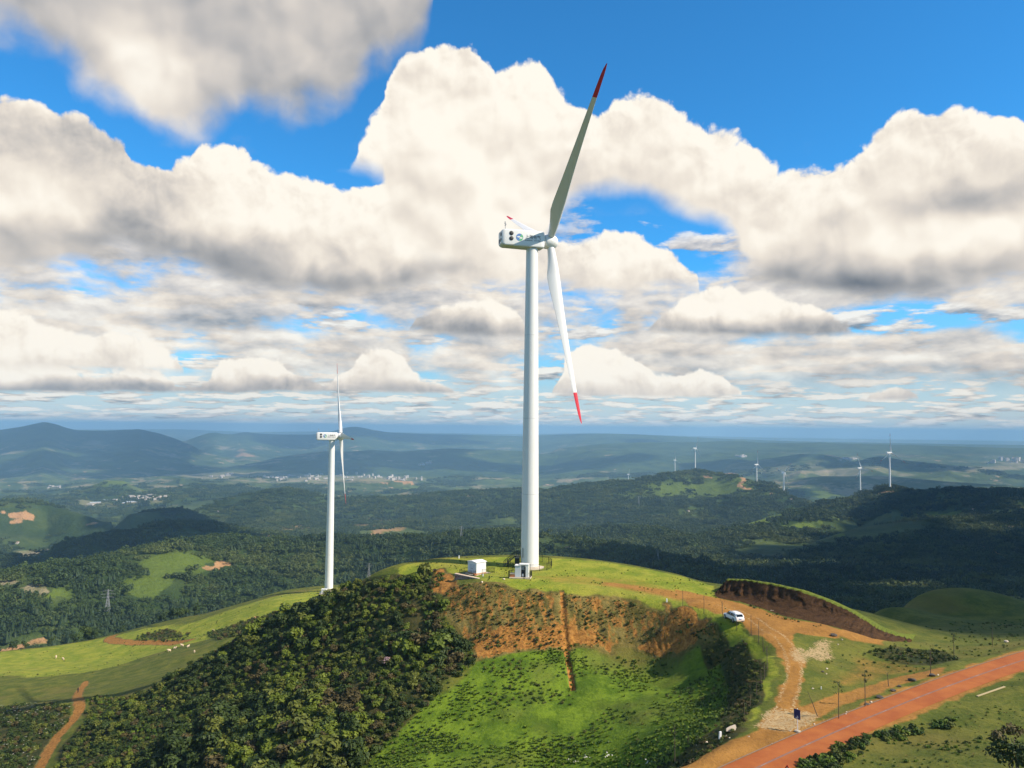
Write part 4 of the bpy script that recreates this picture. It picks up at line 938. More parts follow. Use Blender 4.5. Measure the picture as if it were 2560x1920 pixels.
# ------------------------------------------------------------------ fences
def fence(name, label, P, closed=False, h=1.65, post=.045, gap=.16, group=None, skip=()):
    t = thing(name, label, 'fence', (P[0][0], P[0][1], P[0][2]), 0, group); o = Vector(P[0]); Q = [Vector(p) - o for p in P]
    for q in Q:
        MB().box((q.x, q.y, q.z + h / 2), (post * 2, post * 2, h)).build('post', M_blackmetal, t)
    n = len(Q)
    for i in range(n if closed else n - 1):
        if i in skip: continue
        a, b = Q[i], Q[(i + 1) % n]; L = (b - a).length; m = max(2, int(L / gap)); mb = MB()
        for z in (.2, h - .2): mb.tube([a + Vector((0, 0, z)), b + Vector((0, 0, z))], .022, 5)
        for k in range(1, m):
            p = a.lerp(b, k / m); mb.box((p.x, p.y, p.z + h / 2), (.022, .022, h - .15))
        mb.build('fence_panel', M_blackmetal, t)
    return t
# turbine base: plinth, steps, ring fence
def turbine_base():
    cx, cy = TB; g = max(float(ground_z(cx, cy)), -.1)
    pl = thing('turbine_plinth', 'round pale concrete plinth under the tallest turbine', 'plinth', (cx, cy, g))
    MB().lathe([(0.01, -.5), (3.5, -.5), (3.45, .16), (2.45, .24), (2.4, .42), (.01, .42)], 56, cap=False).build('slab', M_conc, pl)
    ring = []
    for k in range(15):
        a = 2 * PI * k / 15 + .1; x, y = cx + 5.3 * math.cos(a), cy + 5.3 * math.sin(a); ring.append((x, y, float(ground_z(x, y))))
    fence('ring_fence', 'dark metal ring fence around the foot of the tallest turbine', ring, True, 1.75)
    # door and steps on the left side
    st = thing('access_steps', 'dark metal steps with railings up to the door of the tallest turbine', 'steps', (cx - 2.1, cy + .2, g))
    MB().box((-.75, 0, 2.6), (1.3, 1.5, .1)).build('landing', M_blackmetal, st)
    for k in range(9):
        MB().box((-1.55 - .30 * k, 0, 2.4 - .26 * k), (.3, 1.2, .05)).build('step', M_blackmetal, st)
    for s in (-.65, .65):
        mb = MB().tube([(-.1, s, 2.6), (-1.4, s, 2.6), (-4.15, s, .25)], .06, 6).tube([(-.1, s, 3.6), (-1.4, s, 3.6), (-4.15, s, 1.25)], .045, 6).tube([(-.1, s, 3.1), (-1.4, s, 3.1), (-4.15, s, .75)], .03, 6)
        for k in range(10):
            x = -.1 - .45 * k; z = 2.6 if x > -1.4 else 2.6 - (-1.4 - x) * .855
            mb.tube([(x, s, z), (x, s, z + 1.0)], .03, 5)
        mb.build('railing', M_blackmetal, st)
    for x in (-.2, -1.3):
        for s in (-.6, .6): MB().tube([(x, s, 0), (x, s, 2.55)], .06, 6).build('leg', M_blackmetal, st)
    eq = thing('control_cabinet', 'dark control cabinet beside the foot of the tallest turbine', 'cabinet', (cx - 3.0, cy - .3, g))
    MB().box((0, 0, 1.3), (1.1, 1.0, 2.0)).build('housing', M_dark, eq, bevel=.04); MB().box((0, 0, 2.34), (1.2, 1.1, .08)).build('lid', M_grey, eq); MB().box((0, -.53, 1.3), (.8, .05, 1.6)).build('door', M_blackmetal, eq)
    dr = put('door', TP['door'], None, T1); dr.location = (-2.05 * math.cos(math.radians(-16)) , -2.05 * math.sin(math.radians(-16)) * -1, 3.75); dr.rotation_euler = (0, 0, math.radians(90 - 16))
turbine_base()
# shed
def shed():
    m0 = at_z(1191, 1434.7, 0); rz = math.radians(44); W, Dp, H = 2.9, 3.0, 2.35
    t = thing('shed', 'small white metal shed with a shallow roof on the lawn left of the turbine', 'shed', (m0[0], m0[1], float(ground_z(m0[0], m0[1]))), rz)
    MB().box((W / 2 + .15, Dp / 2, .02), (W + 2.3, Dp + 1.6, .1)).build('slab', M_conc, t)
    MB().box((W / 2, Dp / 2, .21), (W + .06, Dp + .06, .3)).build('brick_base', simple('pale_orange_brick', (.55, .33, .18), .9, 0, .3, 4), t)
    wl = MB().box((W / 2, Dp / 2, .36 + H / 2), (W, Dp, H)).build('wall', M_white, t, bevel=.02)
    r = MB(); V = []
    for x in (-.16, W + .16):
        for y, z in ((-.16, H + .37), (-.16, H + .45), (Dp / 2, H + .72), (Dp + .16, H + .45), (Dp + .16, H + .37)): V.append((x, y, z))
    r.add(V, [(0, 1, 2, 3, 4)[::-1], (5, 6, 7, 8, 9), (0, 5, 6, 1), (1, 6, 7, 2), (2, 7, 8, 3), (3, 8, 9, 4), (4, 9, 5, 0)]); r.build('roof', simple('white_roof', (.82, .80, .80), .5, 0, .04), t)
    for k in (0, 1):
        d = MB().box((-.025, .55 + .95 * k + .4, 1.35), (.05, .88, 1.85)).build('door', simple('pale_grey_door', (.60, .63, .66), .5), t); MB().box((-.065, .55 + .95 * k + (.72 if k == 0 else .08), 1.3), (.04, .05, .18)).build('handle', M_dark, d)
    for k in range(7): MB().box((.25 + .4 * k, -.012, 1.55), (.03, .022, 2.2)).build('seam', M_white, t)
    MB().box((-.5, -.1, .18), (.7, .6, .36)).build('doorstep', M_brick, t)
    c, s = math.cos(rz), math.sin(rz); P = []
    for (x, y) in ((-1.3, 4.4), (-1.4, 2.4), (-1.4, .2), (-1.3, -1.2), (.6, -1.25), (2.6, -1.25), (4.5, -1.1), (4.5, 1.2), (4.4, 3.2), (4.2, 4.5), (2, 4.6), (.3, 4.6)):
        wx, wy = m0[0] + x * c - y * s, m0[1] + x * s + y * c; P.append((wx, wy, float(ground_z(wx, wy))))
    fence('shed_fence', 'thin dark metal fence around the small white shed', P, True, 1.35, .035, .2, skip=(3,))
shed()
def kiosk():
    m0 = at_z(1287, 1451.5, 0); rz = math.radians(-8); g = float(ground_z(m0[0], m0[1]))
    t = thing('transformer_kiosk', 'white transformer kiosk with dark open bays in front of the turbine', 'transformer', (m0[0], m0[1], g), rz)
    MB().box((1.15, .75, .05), (4.6, 3.0, .3)).build('slab', M_conc, t)
    MB().box((.66, .8, 1.42), (1.3, 1.6, 2.4)).build('housing', simple('pale_grey_panel', (.62, .65, .68), .45), t, bevel=.03)
    MB().box((1.72, 1.15, 1.52), (.8, .95, 2.6)).build('housing', M_white, t, bevel=.03)
    MB().box((2.66, .8, 1.52), (.62, 1.6, 2.6)).build('side_panel', M_white, t, bevel=.02)
    MB().box((.68, .8, 2.68), (1.45, 1.8, .12)).build('roof', M_white, t); MB().box((1.95, .85, 2.92), (2.1, 1.8, .16)).build('roof', M_white, t)
    MB().box((1.72, .66, 2.2), (.72, .06, .75)).build('louvre', simple('grey_louvre', (.42, .44, .47), .5), t)
    MB().box((2.2, .45, 1.25), (.28, .9, 2.1)).build('bay', M_dark, t)
    MB().tube([(1.45, .55, .2), (1.45, .55, 1.7), (1.95, .55, 1.7)], .05, 6).build('pipe', M_grey, t); MB().tube([(1.72, .5, .2), (1.72, .5, 1.3)], .045, 6).build('pipe', M_dark, t)
    MB().box((1.72, .35, .62), (.4, .3, .55)).build('meter_box', M_white, t, bevel=.02)
    MB().box((1.62, .63, .9), (.9, .05, 1.6)).build('back_plate', M_dark, t)
    p = MB().box((-.55, .7, .5), (1.0, 1.4, .6)).build('plinth', M_brick, t); MB().box((-.55, .7, .87), (1.1, 1.5, .13)).build('plinth_cap', M_conc, t)
    c, s = math.cos(rz), math.sin(rz); P = []
    for (x, y) in ((3.3, -.6), (3.4, 1.2), (3.4, 2.6), (1.2, 2.8), (-1.0, 2.7), (-1.3, 1.0), (-1.35, -.6)):
        wx, wy = m0[0] + x * c - y * s, m0[1] + x * s + y * c; P.append((wx, wy, float(ground_z(wx, wy)) + .02))
    fence('kiosk_fence', 'dark metal fence on both sides of the white transformer kiosk', P, False, 1.6, .04, .17)
    # small equipment at the foot of the lower turbine
    b = T2.location; e = thing('transformer_box', 'small white transformer box at the foot of the lower left turbine', 'transformer', (b.x - 1.2, b.y - 5.5, float(ground_z(b.x - 1.2, b.y - 5.5))))
    MB().box((0, 0, .1), (4.2, 3.2, .3)).build('slab', M_conc, e); MB().box((.2, 0, 1.3), (2.6, 2, 2.1)).build('housing', M_white, e, bevel=.04); MB().box((.2, 0, 2.42), (2.9, 2.3, .14)).build('roof', M_white, e); MB().box((.3, -1.03, 1.2), (1.0, .06, 1.4)).build('door', simple('grey_door', (.35, .37, .4), .5), e); MB().box((-1.7, .2, .6), (.7, .7, .8)).build('cable_box', M_white, e)
    p = thing('turbine_plinth', 'round concrete plinth under the lower left turbine', 'plinth', (b.x, b.y, float(ground_z(b.x, b.y)))); MB().lathe([(.01, -1.2), (3.3, -1.2), (3.2, .3), (.01, .32)], 40, cap=False).build('slab', M_conc, p)
kiosk()
# ------------------------------------------------------------------ car
def car():
    P = hit([1834], [1551])[0]; hd = math.radians(90 + 14)        # heading, measured from +x
    t = thing('parked_car', 'white sport utility car parked on the dirt track below the earth bank', 'car', (P[0], P[1], P[2] + .02), hd)
    M_body = simple('white_car_paint', (.82, .82, .82), .18, 0, .02, 1, .6); M_trim = simple('black_trim', (.02, .02, .022), .5)
    def rr(w, z0, z1, k=.12, tw=0):   # rounded section across y
        h = w / 2
        return [(-h + .04, z0), (h - .04, z0), (h, z0 + .15), (h + .0, (z0 + z1) / 2), (h - .03, z1 - k), (h - .12, z1), (-h + .12, z1), (-h + .03, z1 - k), (-h, (z0 + z1) / 2), (-h, z0 + .15)]
    S = [(-2.28, 1.50, .48, .86), (-2.22, 1.70, .40, 1.02), (-2.0, 1.80, .34, 1.06), (-1.4, 1.84, .32, 1.06), (0, 1.84, .30, 1.04), (1.0, 1.84, .30, 1.02), (1.35, 1.83, .32, 1.0), (1.9, 1.76, .34, .92), (2.18, 1.6, .38, .82), (2.3, 1.35, .45, .70)]
    MB().loft([[(x, y, z) for y, z in rr(w, a, b)] for x, w, a, b in S]).build('body', M_body, t)
    G = [(-2.14, 1.50, 1.02, 1.10), (-2.02, 1.46, 1.0, 1.46), (-1.75, 1.42, 1.0, 1.60), (-1.0, 1.40, 1.0, 1.67), (-.2, 1.40, 1.0, 1.68), (.35, 1.36, 1.0, 1.60), (.75, 1.42, 1.0, 1.33), (1.18, 1.5, .98, 1.02)]
    MB().loft([[(x, y, z) for y, z in ((-.84, a), (.84, a), (w / 2 + .06, (a + b) / 2 + .05), (w / 2 - .06, b - .04), (w / 2 - .16, b), (-w / 2 + .16, b), (-w / 2 + .06, b - .04), (-w / 2 - .06, (a + b) / 2 + .05))] for x, w, a, b in G]).build('cabin', M_body, t)
    for s in (-1, 1):
        for (x0, x1, xa, xb) in ((-.28, .82, -.28, .42), (-1.22, -.36, -1.22, -.36), (-1.72, -1.3, -1.62, -1.3)):
            V = [(x0, s * .835, 1.08), (x1, s * .835, 1.08), (xb, s * .735, 1.50), (xa, s * .735, 1.52)]; V2 = [(x, y + s * .012, z) for x, y, z in V]
            F = [(0, 1, 2, 3), (7, 6, 5, 4), (0, 4, 5, 1), (1, 5, 6, 2), (2, 6, 7, 3), (3, 7, 4, 0)]
            MB().add(V + V2, F).build('side_window', M_glass, t)
        for x in (-1.38, 1.42):
            w = MB().lathe([(.12, -.13), (.28, -.13), (.345, -.08), (.355, 0), (.345, .08), (.28, .13), (.12, .13)], 24, axis='x').build('wheel', M_tyre, t); w.location = (x, s * .82, .35); w.rotation_euler = (0, 0, PI / 2)
            r = MB().lathe([(.01, -.01), (.21, -.01), (.23, .02), (.21, .04), (.01, .05)], 20, axis='x').build('rim', M_grey, w); r.location = (.12 * s, 0, 0) if s > 0 else (-.15, 0, 0)
            a = MB().lathe([(.37, -.03), (.44, -.03), (.44, .03), (.37, .03)], 24, axis='x', cap=False).build('wheel_arch', M_trim, t); a.location = (x, s * .905, .38); a.rotation_euler = (0, 0, PI / 2)
        MB().tube([(-1.75, s * .60, 1.69), (-.9, s * .60, 1.745), (.05, s * .60, 1.73)], .025, 6).build('roof_rail', M_grey, t)
        MB().box((-2.16, s * .70, .92), (.16, .26, .16)).build('tail_light', simple('tail_light_red', (.25, .01, .012), .2), t, bevel=.03)
        MB().box((.62, s * 1.0, 1.08), (.14, .2, .14)).build('wing_mirror', M_body, t, bevel=.03)
        MB().box((2.14, s * .58, .76), (.2, .34, .12)).build('headlight', simple('headlight_glass', (.6, .62, .65), .1), t, bevel=.03)
        for x in (-.55, .35): MB().box((x, s * .93, .92), (.16, .03, .03)).build('door_handle', M_body, t)
        MB().box((0, s * .90, .36), (2.2, .06, .12)).build('sill', M_trim, t)
    V = [(-2.165, -.62, 1.10), (-2.165, .62, 1.10), (-2.045, .54, 1.44), (-2.045, -.54, 1.44)]; V2 = [(x - .014, y, z + .004) for x, y, z in V]
    MB().add(V + V2, [(0, 1, 2, 3), (7, 6, 5, 4), (0, 4, 5, 1), (1, 5, 6, 2), (2, 6, 7, 3), (3, 7, 4, 0)]).build('rear_window', M_glass, t)
    V = [(1.12, -.66, 1.07), (1.12, .66, 1.07), (.52, .58, 1.52), (.52, -.58, 1.52)]; V2 = [(x + .02, y, z + .03) for x, y, z in V]
    MB().add(V + V2, [(3, 2, 1, 0), (4, 5, 6, 7), (1, 5, 4, 0), (2, 6, 5, 1), (3, 7, 6, 2), (0, 4, 7, 3)]).build('windscreen', M_glass, t)
    MB().box((-2.25, 0, .47), (.14, 1.5, .26)).build('bumper', simple('dusty_bumper', (.55, .42, .34), .5), t, bevel=.05); MB().box((-2.31, 0, .78), (.03, .44, .13)).build('number_plate', simple('plate_blue', (.05, .12, .4), .4), t)
    MB().box((-2.1, 0, 1.57), (.3, 1.2, .05)).build('spoiler', M_body, t, bevel=.02)
car()
# ------------------------------------------------------------------ road sign, warning triangle, posts, stones
def sign():
    P = hit([1994], [1830])[0]; t = thing('road_sign', 'dark blue rectangular sign on a white pole at the mouth of the dirt track', 'sign', tuple(P), math.radians(-50))
    MB().box((0, 0, .06), (.6, .5, .22)).build('footing', M_conc, t, bevel=.03); MB().tube([(0, 0, .1), (0, 0, 2.6)], .045, 10).build('pole', M_white, t)
    b = MB().box((0, -.065, 1.98), (.78, .04, 1.08)).build('panel', simple('sign_blue', (.008, .018, .11), .45), t, bevel=.012)
    g = MB(); y = -.092
    g.box((.02, y, 1.62), (.06, .006, .26)).box((-.08, y, 1.60), (.18, .006, .05)).box((.12, y, 1.66), (.05, .006, .2), 0).box((.05, y, 1.80), (.12, .006, .05)).box((0, y, 1.5), (.22, .006, .04))
    g.build('symbol', M_white, b)
    Q = at_d(1968, 1911, 70.5); gz = float(ground_z(Q[0], Q[1])); h = Q[2] - gz
    w = thing('warning_sign', 'triangular red bordered warning sign rising at the bottom edge beside the road', 'sign', (Q[0], Q[1], gz), math.radians(-30))
    MB().tube([(0, .03, 0), (0, .03, h - .1)], .035, 8).build('pole', M_white, w)
    def tri(s, y, zc): return [(-.45 * s, y, zc - .26 * s), (.45 * s, y, zc - .26 * s), (0, y, zc + .52 * s)]
    zc = h - .52; A = tri(1, -.03, zc); B = tri(1, -.0, zc)
    pn = MB().add(A + B, [(0, 1, 2), (5, 4, 3), (0, 3, 4, 1), (1, 4, 5, 2), (2, 5, 3, 0)]).build('panel', M_red, w)
    A = tri(.68, -.036, zc); B = tri(.68, -.031, zc); MB().add(A + B, [(0, 1, 2), (5, 4, 3), (0, 3, 4, 1), (1, 4, 5, 2), (2, 5, 3, 0)]).build('face', simple('pale_yellow', (.7, .62, .3), .5), pn)
sign()
def rock_mesh(seed, col, name):
    r = random.Random(seed); bm = bmesh.new(); bmesh.ops.create_icosphere(bm, subdivisions=2, radius=.5)
    pl = [(Vector((r.gauss(0, 1), r.gauss(0, 1), r.gauss(0, 1))).normalized(), r.uniform(.28, .42)) for _ in range(9)]
    for v in bm.verts:
        for n, d in pl:
            k = v.co.dot(n)
            if k > d: v.co -= n * (k - d)
        v.co.z *= .75
    me = bpy.data.meshes.new(name); bm.to_mesh(me); bm.free(); me.materials.append(col); return me
M_stoneW = simple('pale_stone', (.62, .52, .40), .9, 0, .2, 2); M_stoneD = simple('dark_stone', (.07, .06, .05), .9, 0, .3, 2)
RW = [rock_mesh(s, M_stoneW, 'pale_rock') for s in range(4)]; RD = [rock_mesh(s + 9, M_stoneD, 'dark_rock') for s in range(3)]
def rock(px, py, w, label, dark=False, h=None, group=None):
    P = hit([px], [py])[0]; s = w * float(np.hypot(P[0], P[1])) / FPX
    o = put('rock', (RD if dark else RW)[rnd.randrange(3)], None); o.location = (P[0], P[1], P[2] + s * .12); o.scale = (s, s * .8, s * (h or .8)); o.rotation_euler = (0, 0, rnd.uniform(0, 6)); return tag(o, label, 'rock', group)
def slab_rock():
    P = hit([1827], [1829])[0]; V = []
    out = [(-.62, -.1), (-.55, .22), (-.1, .42), (.55, .62), (.66, .30), (.50, -.05), (-.1, -.14)]
    mb = MB(); A = [(x, -.18, z + .15) for x, z in out]; B = [(x * .9 + .05, .2, z * .9 + .16) for x, z in out]
    mb.add(A + B, [tuple(range(7))[::-1], tuple(range(7, 14))] + [(i, (i + 1) % 7, 7 + (i + 1) % 7, 7 + i) for i in range(7)])
    o = mb.build('stone_slab', M_stoneW, bevel=.03); o.location = tuple(P); o.rotation_euler = (-.25, 0, .1); tag(o, 'broad cream stone slab leaning at the edge of the dirt track', 'stone')
    P = hit([1800], [1849])[0]; t = MB().box((0, 0, .42), (.34, .22, .95), 0, 0, (.8, .7)).build('marker_stone', M_white, bevel=.03); t.location = tuple(P); t.rotation_euler = (0, .05, .3); tag(t, 'upright white marker stone near the leaning cream slab', 'marker')
slab_rock()
for px, py, w, lab in ((1817, 1841, 7, 'small white stone between the marker stone and the cream slab'), (1767, 1857, 8, 'pale stone left of the upright white marker stone'), (1741, 1863, 5, 'small pale stone at the bowl edge left of the marker'), (1824, 1845, 5, 'tiny white stone below the cream slab'), (1872, 1842, 5, 'lone white stone on the dirt mouth of the track'), (1931, 1860, 5, 'white stone close to the red road edge'), (1974, 1828, 5, 'white stone left of the foot of the blue sign'),
    (2036, 1811, 6, 'white stone right of the pale gravel by the sign'), (2032, 1722, 6, 'white stone on grass right of the dirt track bend'), (2067, 1673, 7, 'white stone beside a dark bush on the grass patch'), (2066, 1685, 5, 'smaller white stone under the dark bush on the grass patch'), (2516, 1606, 11, 'white boulder on the grass bank above the far end of the road'), (2115, 1786, 5, 'white stone behind the leafy sapling by the road'), (2116, 1780, 4, 'tiny white pebble behind the leafy sapling by the road'),
    (1928, 1527, 5, 'left one of two white stones at the foot of the earth bank'), (1933, 1528, 5, 'right one of two white stones at the foot of the earth bank'), (1966, 1538, 6, 'lone white stone on the dirt flat below the earth bank'), (2105, 1600, 6, 'white stone on the rubble mound near the gravel'), (2095, 1612, 5, 'pale stone at the front of the rubble mound'), (2345, 1688, 6, 'white stone by the thin sapling on the road verge'), (2178, 1756, 7, 'pale stone at the roadside drain hole'), (1205, 1456, 8, 'pale stone on the grass above the retaining wall'), (1260, 1449, 8, 'cream stone left of the transformer kiosk')):
    rock(px, py, w, lab)
for px, py, w, lab in ((2168, 1762, 14, 'dark rock pile at the foot of a leafy sapling by the road'), (2200, 1745, 20, 'large dark rock put in for the drain hole beside the red road'), (2232, 1728, 16, 'dark rock in the roadside row, left of the stony edge'), (2248, 1717, 12, 'smaller dark rock at the end of the roadside row'), (2280, 1702, 22, 'broad dark rock heap on the verge below the small sapling'), (2330, 1690, 20, 'dark rock under the thin tall sapling on the verge'), (2057, 1680, 10, 'dark rock on the grass right of the track'), (2085, 1590, 20, 'dark rubble heap at the right end of the dirt flat')):  # the large rock by the road stands in for a dark drain hole
    rock(px, py, w, lab, True, .5)
def post(px, py, hpx, label, w=.16):
    P = hit([px], [py])[0]; h = hpx * float(np.hypot(P[0], P[1])) / FPX
    o = MB().box((0, 0, h / 2), (w, w, h), 0, 0, (.8, .8)).build('marker_post', M_white, bevel=.02); o.location = tuple(P); tag(o, label, 'marker post')
post(1147.6, 1396, 7, 'short white marker post on the lawn skyline left of the shed', .3); post(1667, 1505, 8, 'white marker post on the rim of the cut slope', .25); post(1207.6, 1441, 6, 'small cream marker post in front of the shed corner', .25); post(2053, 1723, 6, 'stubby white-footed post on the grass right of the track', .12)
def plank():
    P = hit([2443, 2512], [1742, 1718]); d = P[1] - P[0]; L = float(np.linalg.norm(d[:2])); c = (P[0] + P[1]) / 2
    o = MB().box((0, 0, .06), (L, .26, .08)).build('plank', simple('pale_wood', (.42, .34, .18), .8), bevel=.01); o.location = (c[0], c[1], c[2] + .02); o.rotation_euler = (0, -math.atan2(d[2], L), math.atan2(d[1], d[0])); tag(o, 'long pale plank lying on the grass right of the red road', 'plank')
plank()
# ------------------------------------------------------------------ figures grown from skinned skeletons
def skin(name, V, E, R, mat, root=0, sub=1):
    me = bpy.data.meshes.new(name); me.from_pydata(V, E, []); o = bpy.data.objects.new(name, me); COL.objects.link(o)
    o.modifiers.new('s', 'SKIN'); s = o.modifiers.new('u', 'SUBSURF'); s.levels = sub; s.render_levels = sub
    for i, r in enumerate(R): me.skin_vertices[0].data[i].radius = (r, r)
    me.skin_vertices[0].data[root].use_root = True
    bpy.context.view_layer.update()
    m2 = bpy.data.meshes.new_from_object(o.evaluated_get(bpy.context.evaluated_depsgraph_get())); bpy.data.objects.remove(o); m2.name = name; m2.materials.clear(); m2.materials.append(mat)
    m2.polygons.foreach_set('use_smooth', [True] * len(m2.polygons)); return m2
M_wool = simple('cream_wool', (.66, .52, .36), .95, 0, .2, 6); M_tan = simple('tan_coat', (.45, .22, .10), .9, 0, .2, 4)
def animal(mat):
    V = [(0, 0, .55), (.3, 0, .58), (-.35, 0, .57), (.42, 0, .68), (.52, 0, .80), (.66, 0, .76), (-.48, 0, .55), (.25, .13, .35), (.25, .13, .17), (.25, .13, .02), (.25, -.13, .35), (.25, -.13, .17), (.25, -.13, .02), (-.3, .13, .36), (-.36, .13, .2), (-.33, .13, .02), (-.3, -.13, .36), (-.36, -.13, .2), (-.33, -.13, .02), (.5, .1, .84), (.5, -.1, .84)]
    E = [(0, 1), (0, 2), (1, 3), (3, 4), (4, 5), (2, 6), (1, 7), (7, 8), (8, 9), (1, 10), (10, 11), (11, 12), (2, 13), (13, 14), (14, 15), (2, 16), (16, 17), (17, 18), (4, 19), (4, 20)]
    R = [.24, .22, .23, .13, .10, .06, .05, .08, .05, .04, .08, .05, .04, .09, .05, .04, .09, .05, .04, .03, .03]
    return skin('sheep', V, E, R, mat)
SH = [animal(M_wool), animal(M_tan)]
for px, py, s, k, lab in ((140, 1646, 1.5, 0, 'left one of two cream sheep on the grass above the turbine shadow'), (158, 1650, 1.3, 0, 'right one of two cream sheep on the grass above the turbine shadow'), (423, 1630, 1.5, 0, 'leftmost cream sheep of the file by the shrub edge'), (437, 1623, 1.3, 0, 'second cream sheep of the file by the shrub edge'), (455, 1617, 1.5, 0, 'third cream sheep in the file by the shrub edge'), (470, 1619, 1.3, 0, 'fourth cream sheep in the file by the shrub edge'), (486, 1632, 1.1, 0, 'pale sheep below the file, against the shrubs'), (533, 1580, 1.4, 0, 'lone cream sheep on the grass under the scrub patch'), (638, 1548, 1.4, 1, 'tan and white animal near the scrub below the left turbine')):
    P = hit([px], [py])[0]; o = put('sheep', SH[k], None); o.location = tuple(P); o.scale = (s,) * 3; o.rotation_euler = (0, 0, rnd.uniform(0, 6)); tag(o, lab, 'sheep', 'grazing animals on the left slope')
def person():
    V = [(0, 0, .95), (0, 0, 1.2), (0, 0, 1.42), (0, .01, 1.52), (0, .02, 1.66), (.1, 0, .9), (.11, .03, .5), (.11, -.02, .08), (.12, .14, .03), (-.1, 0, .9), (-.12, -.05, .5), (-.12, -.1, .08), (-.12, .05, .03), (.2, 0, 1.4), (.25, -.02, 1.12), (.24, .08, .88), (-.2, 0, 1.4), (-.25, -.02, 1.12), (-.24, .08, .88)]
    E = [(0, 1), (1, 2), (2, 3), (3, 4), (0, 5), (5, 6), (6, 7), (7, 8), (0, 9), (9, 10), (10, 11), (11, 12), (2, 13), (13, 14), (14, 15), (2, 16), (16, 17), (17, 18)]
    R = [.15, .14, .15, .055, .11, .095, .07, .045, .04, .095, .07, .045, .04, .06, .045, .035, .06, .045, .035]
    me = skin('person', V, E, R, simple('dark_clothing', (.015, .014, .016), .9), 0, 2); P = hit([195], [1732])[0]
    o = put('person', me, None); o.location = tuple(P); o.rotation_euler = (0, 0, .6); tag(o, 'person in dark clothing standing on the orange path at the lower left', 'person')
    h = MB().lathe([(.01, .13), (.07, .12), (.115, .05), (.12, -.02), (.1, -.08)], 14, cap=False).build('hair', simple('black_hair', (.01, .01, .01), .7), o); h.location = (0, .02, 1.68)
person()
# ------------------------------------------------------------------ vegetation
def leaf_material(name, dark, light, vary=.5, stand=None):
    m, nt, b = new_mat(name); oi = nt.node('ShaderNodeObjectInfo'); pos = nt.node('ShaderNodeNewGeometry').outputs['Position']
    n = nt.noise(pos, 2.2, 3); f = nt.m('ADD', nt.m('MULTIPLY', oi.outputs['Random'], vary), nt.m('MULTIPLY', nt.ss(.3, .7, n), 1 - vary))
    c = nt.mix(f, dark, light)
    if stand: c = nt.mix(nt.m('MULTIPLY', nt.ss(.47, .62, nt.noise(pos, .009, 5, .65)), .8), c, stand)
    nt.put(b.inputs['Base Color'], c); b.inputs['Roughness'].default_value = .6; b.inputs['Specular IOR Level'].default_value = .25
    return m
L_dark = leaf_material('dark_green_leaves', (.018, .034, .007), (.055, .085, .014)); L_olive = leaf_material('olive_leaves', (.05, .065, .010), (.145, .165, .024)); L_yell = leaf_material('yellow_green_leaves', (.055, .085, .008), (.155, .195, .017)); L_brown = leaf_material('brownish_leaves', (.05, .042, .014), (.115, .09, .03)); L_vivid = leaf_material('vivid_green_leaves', (.05, .088, .006), (.145, .21, .015)); L_dry = leaf_material('dry_grass_blades', (.10, .08, .02), (.26, .19, .06))
L_forest = [leaf_material('forest_leaves', (.016, .036, .009), (.060, .095, .018), .6, (.10, .125, .028)), leaf_material('forest_conifer', (.014, .032, .011), (.038, .065, .018))]
def leaf_blob(mb, r, c, rad, n, size, squash=.85, up=.25):
    for _ in range(n):
        d = Vector((r.gauss(0, 1), r.gauss(0, 1), r.gauss(.25, 1))).normalized()
        if d.z < -.45: d.z = -d.z
        k = rad * r.uniform(.72, 1.08); p = Vector(c) + Vector((d.x * k, d.y * k, d.z * k * squash))
        nrm = (d + Vector((r.gauss(0, .45), r.gauss(0, .45), r.gauss(up, .45)))).normalized(); a = nrm.orthogonal().normalized(); a.rotate(Quaternion(nrm, r.uniform(0, 6.28))); b = nrm.cross(a)
        s = size * r.uniform(.6, 1.35); q = s * r.uniform(.45, .8)
        mb.add([p - a * s, p - b * q + nrm * s * .12, p + a * s, p + b * q + nrm * s * .12], [(0, 1, 2, 3)], 0, False)
def shrub_mesh(seed, mat, rad=1.0, n=300, size=.17, tall=1.0):
    r = random.Random(seed); mb = MB(); lobes = r.randint(4, 7)
    for k in range(lobes):
        a = 6.28 * k / lobes + r.uniform(-.5, .5); q = r.uniform(.25, .55) * rad if k else 0
        leaf_blob(mb, r, (q * math.cos(a), q * math.sin(a), rad * tall * r.uniform(.35, .85)), rad * r.uniform(.38, .6), n // lobes, size)
    leaf_blob(mb, r, (0, 0, rad * .3), rad * .62, n // 6, size * 1.3)
    mb.tube([(0, 0, -.3), (.04, .02, .5 * rad), (.1, 0, rad * tall * .8)], [.06, .045, .02], 5)
    return mb.mesh('shrub', [mat])
SHAPES = {}
for key, mat in (('dark', L_dark), ('olive', L_olive), ('yellow', L_yell), ('brown', L_brown)):
    SHAPES[key] = [shrub_mesh(11 * i + len(key), mat, 1.0, 330, .17, (.9, 1.15, 1.0)[i]) for i in range(3)]
SMALL = [shrub_mesh(100 + i, m, 1.0, 90, .26) for i, m in enumerate((L_dark, L_dark, L_olive, L_brown))]
def tuft_mesh(seed, mat, n=16, h=1.0, w=.10, spread=.55):
    r = random.Random(seed); mb = MB()
    for _ in range(n):
        a = r.uniform(0, 6.28); q = r.uniform(0, .28); l = r.uniform(.3, spread); z = h * r.uniform(.55, 1.0)
        c, s = math.cos(a), math.sin(a); p0 = Vector((q * c, q * s, -.05)); p1 = Vector(((q + l * .45) * c, (q + l * .45) * s, z * .7)); p2 = Vector(((q + l) * c, (q + l) * s, z * r.uniform(.6, 1)))
        t = Vector((-s, c, 0)) * w
        mb.add([p0 - t * .5, p0 + t * .5, p1 + t, p1 - t], [(0, 1, 2, 3)]); mb.add([p1 - t, p1 + t, p2], [(0, 1, 2)])
    return mb.mesh('tuft', [mat])
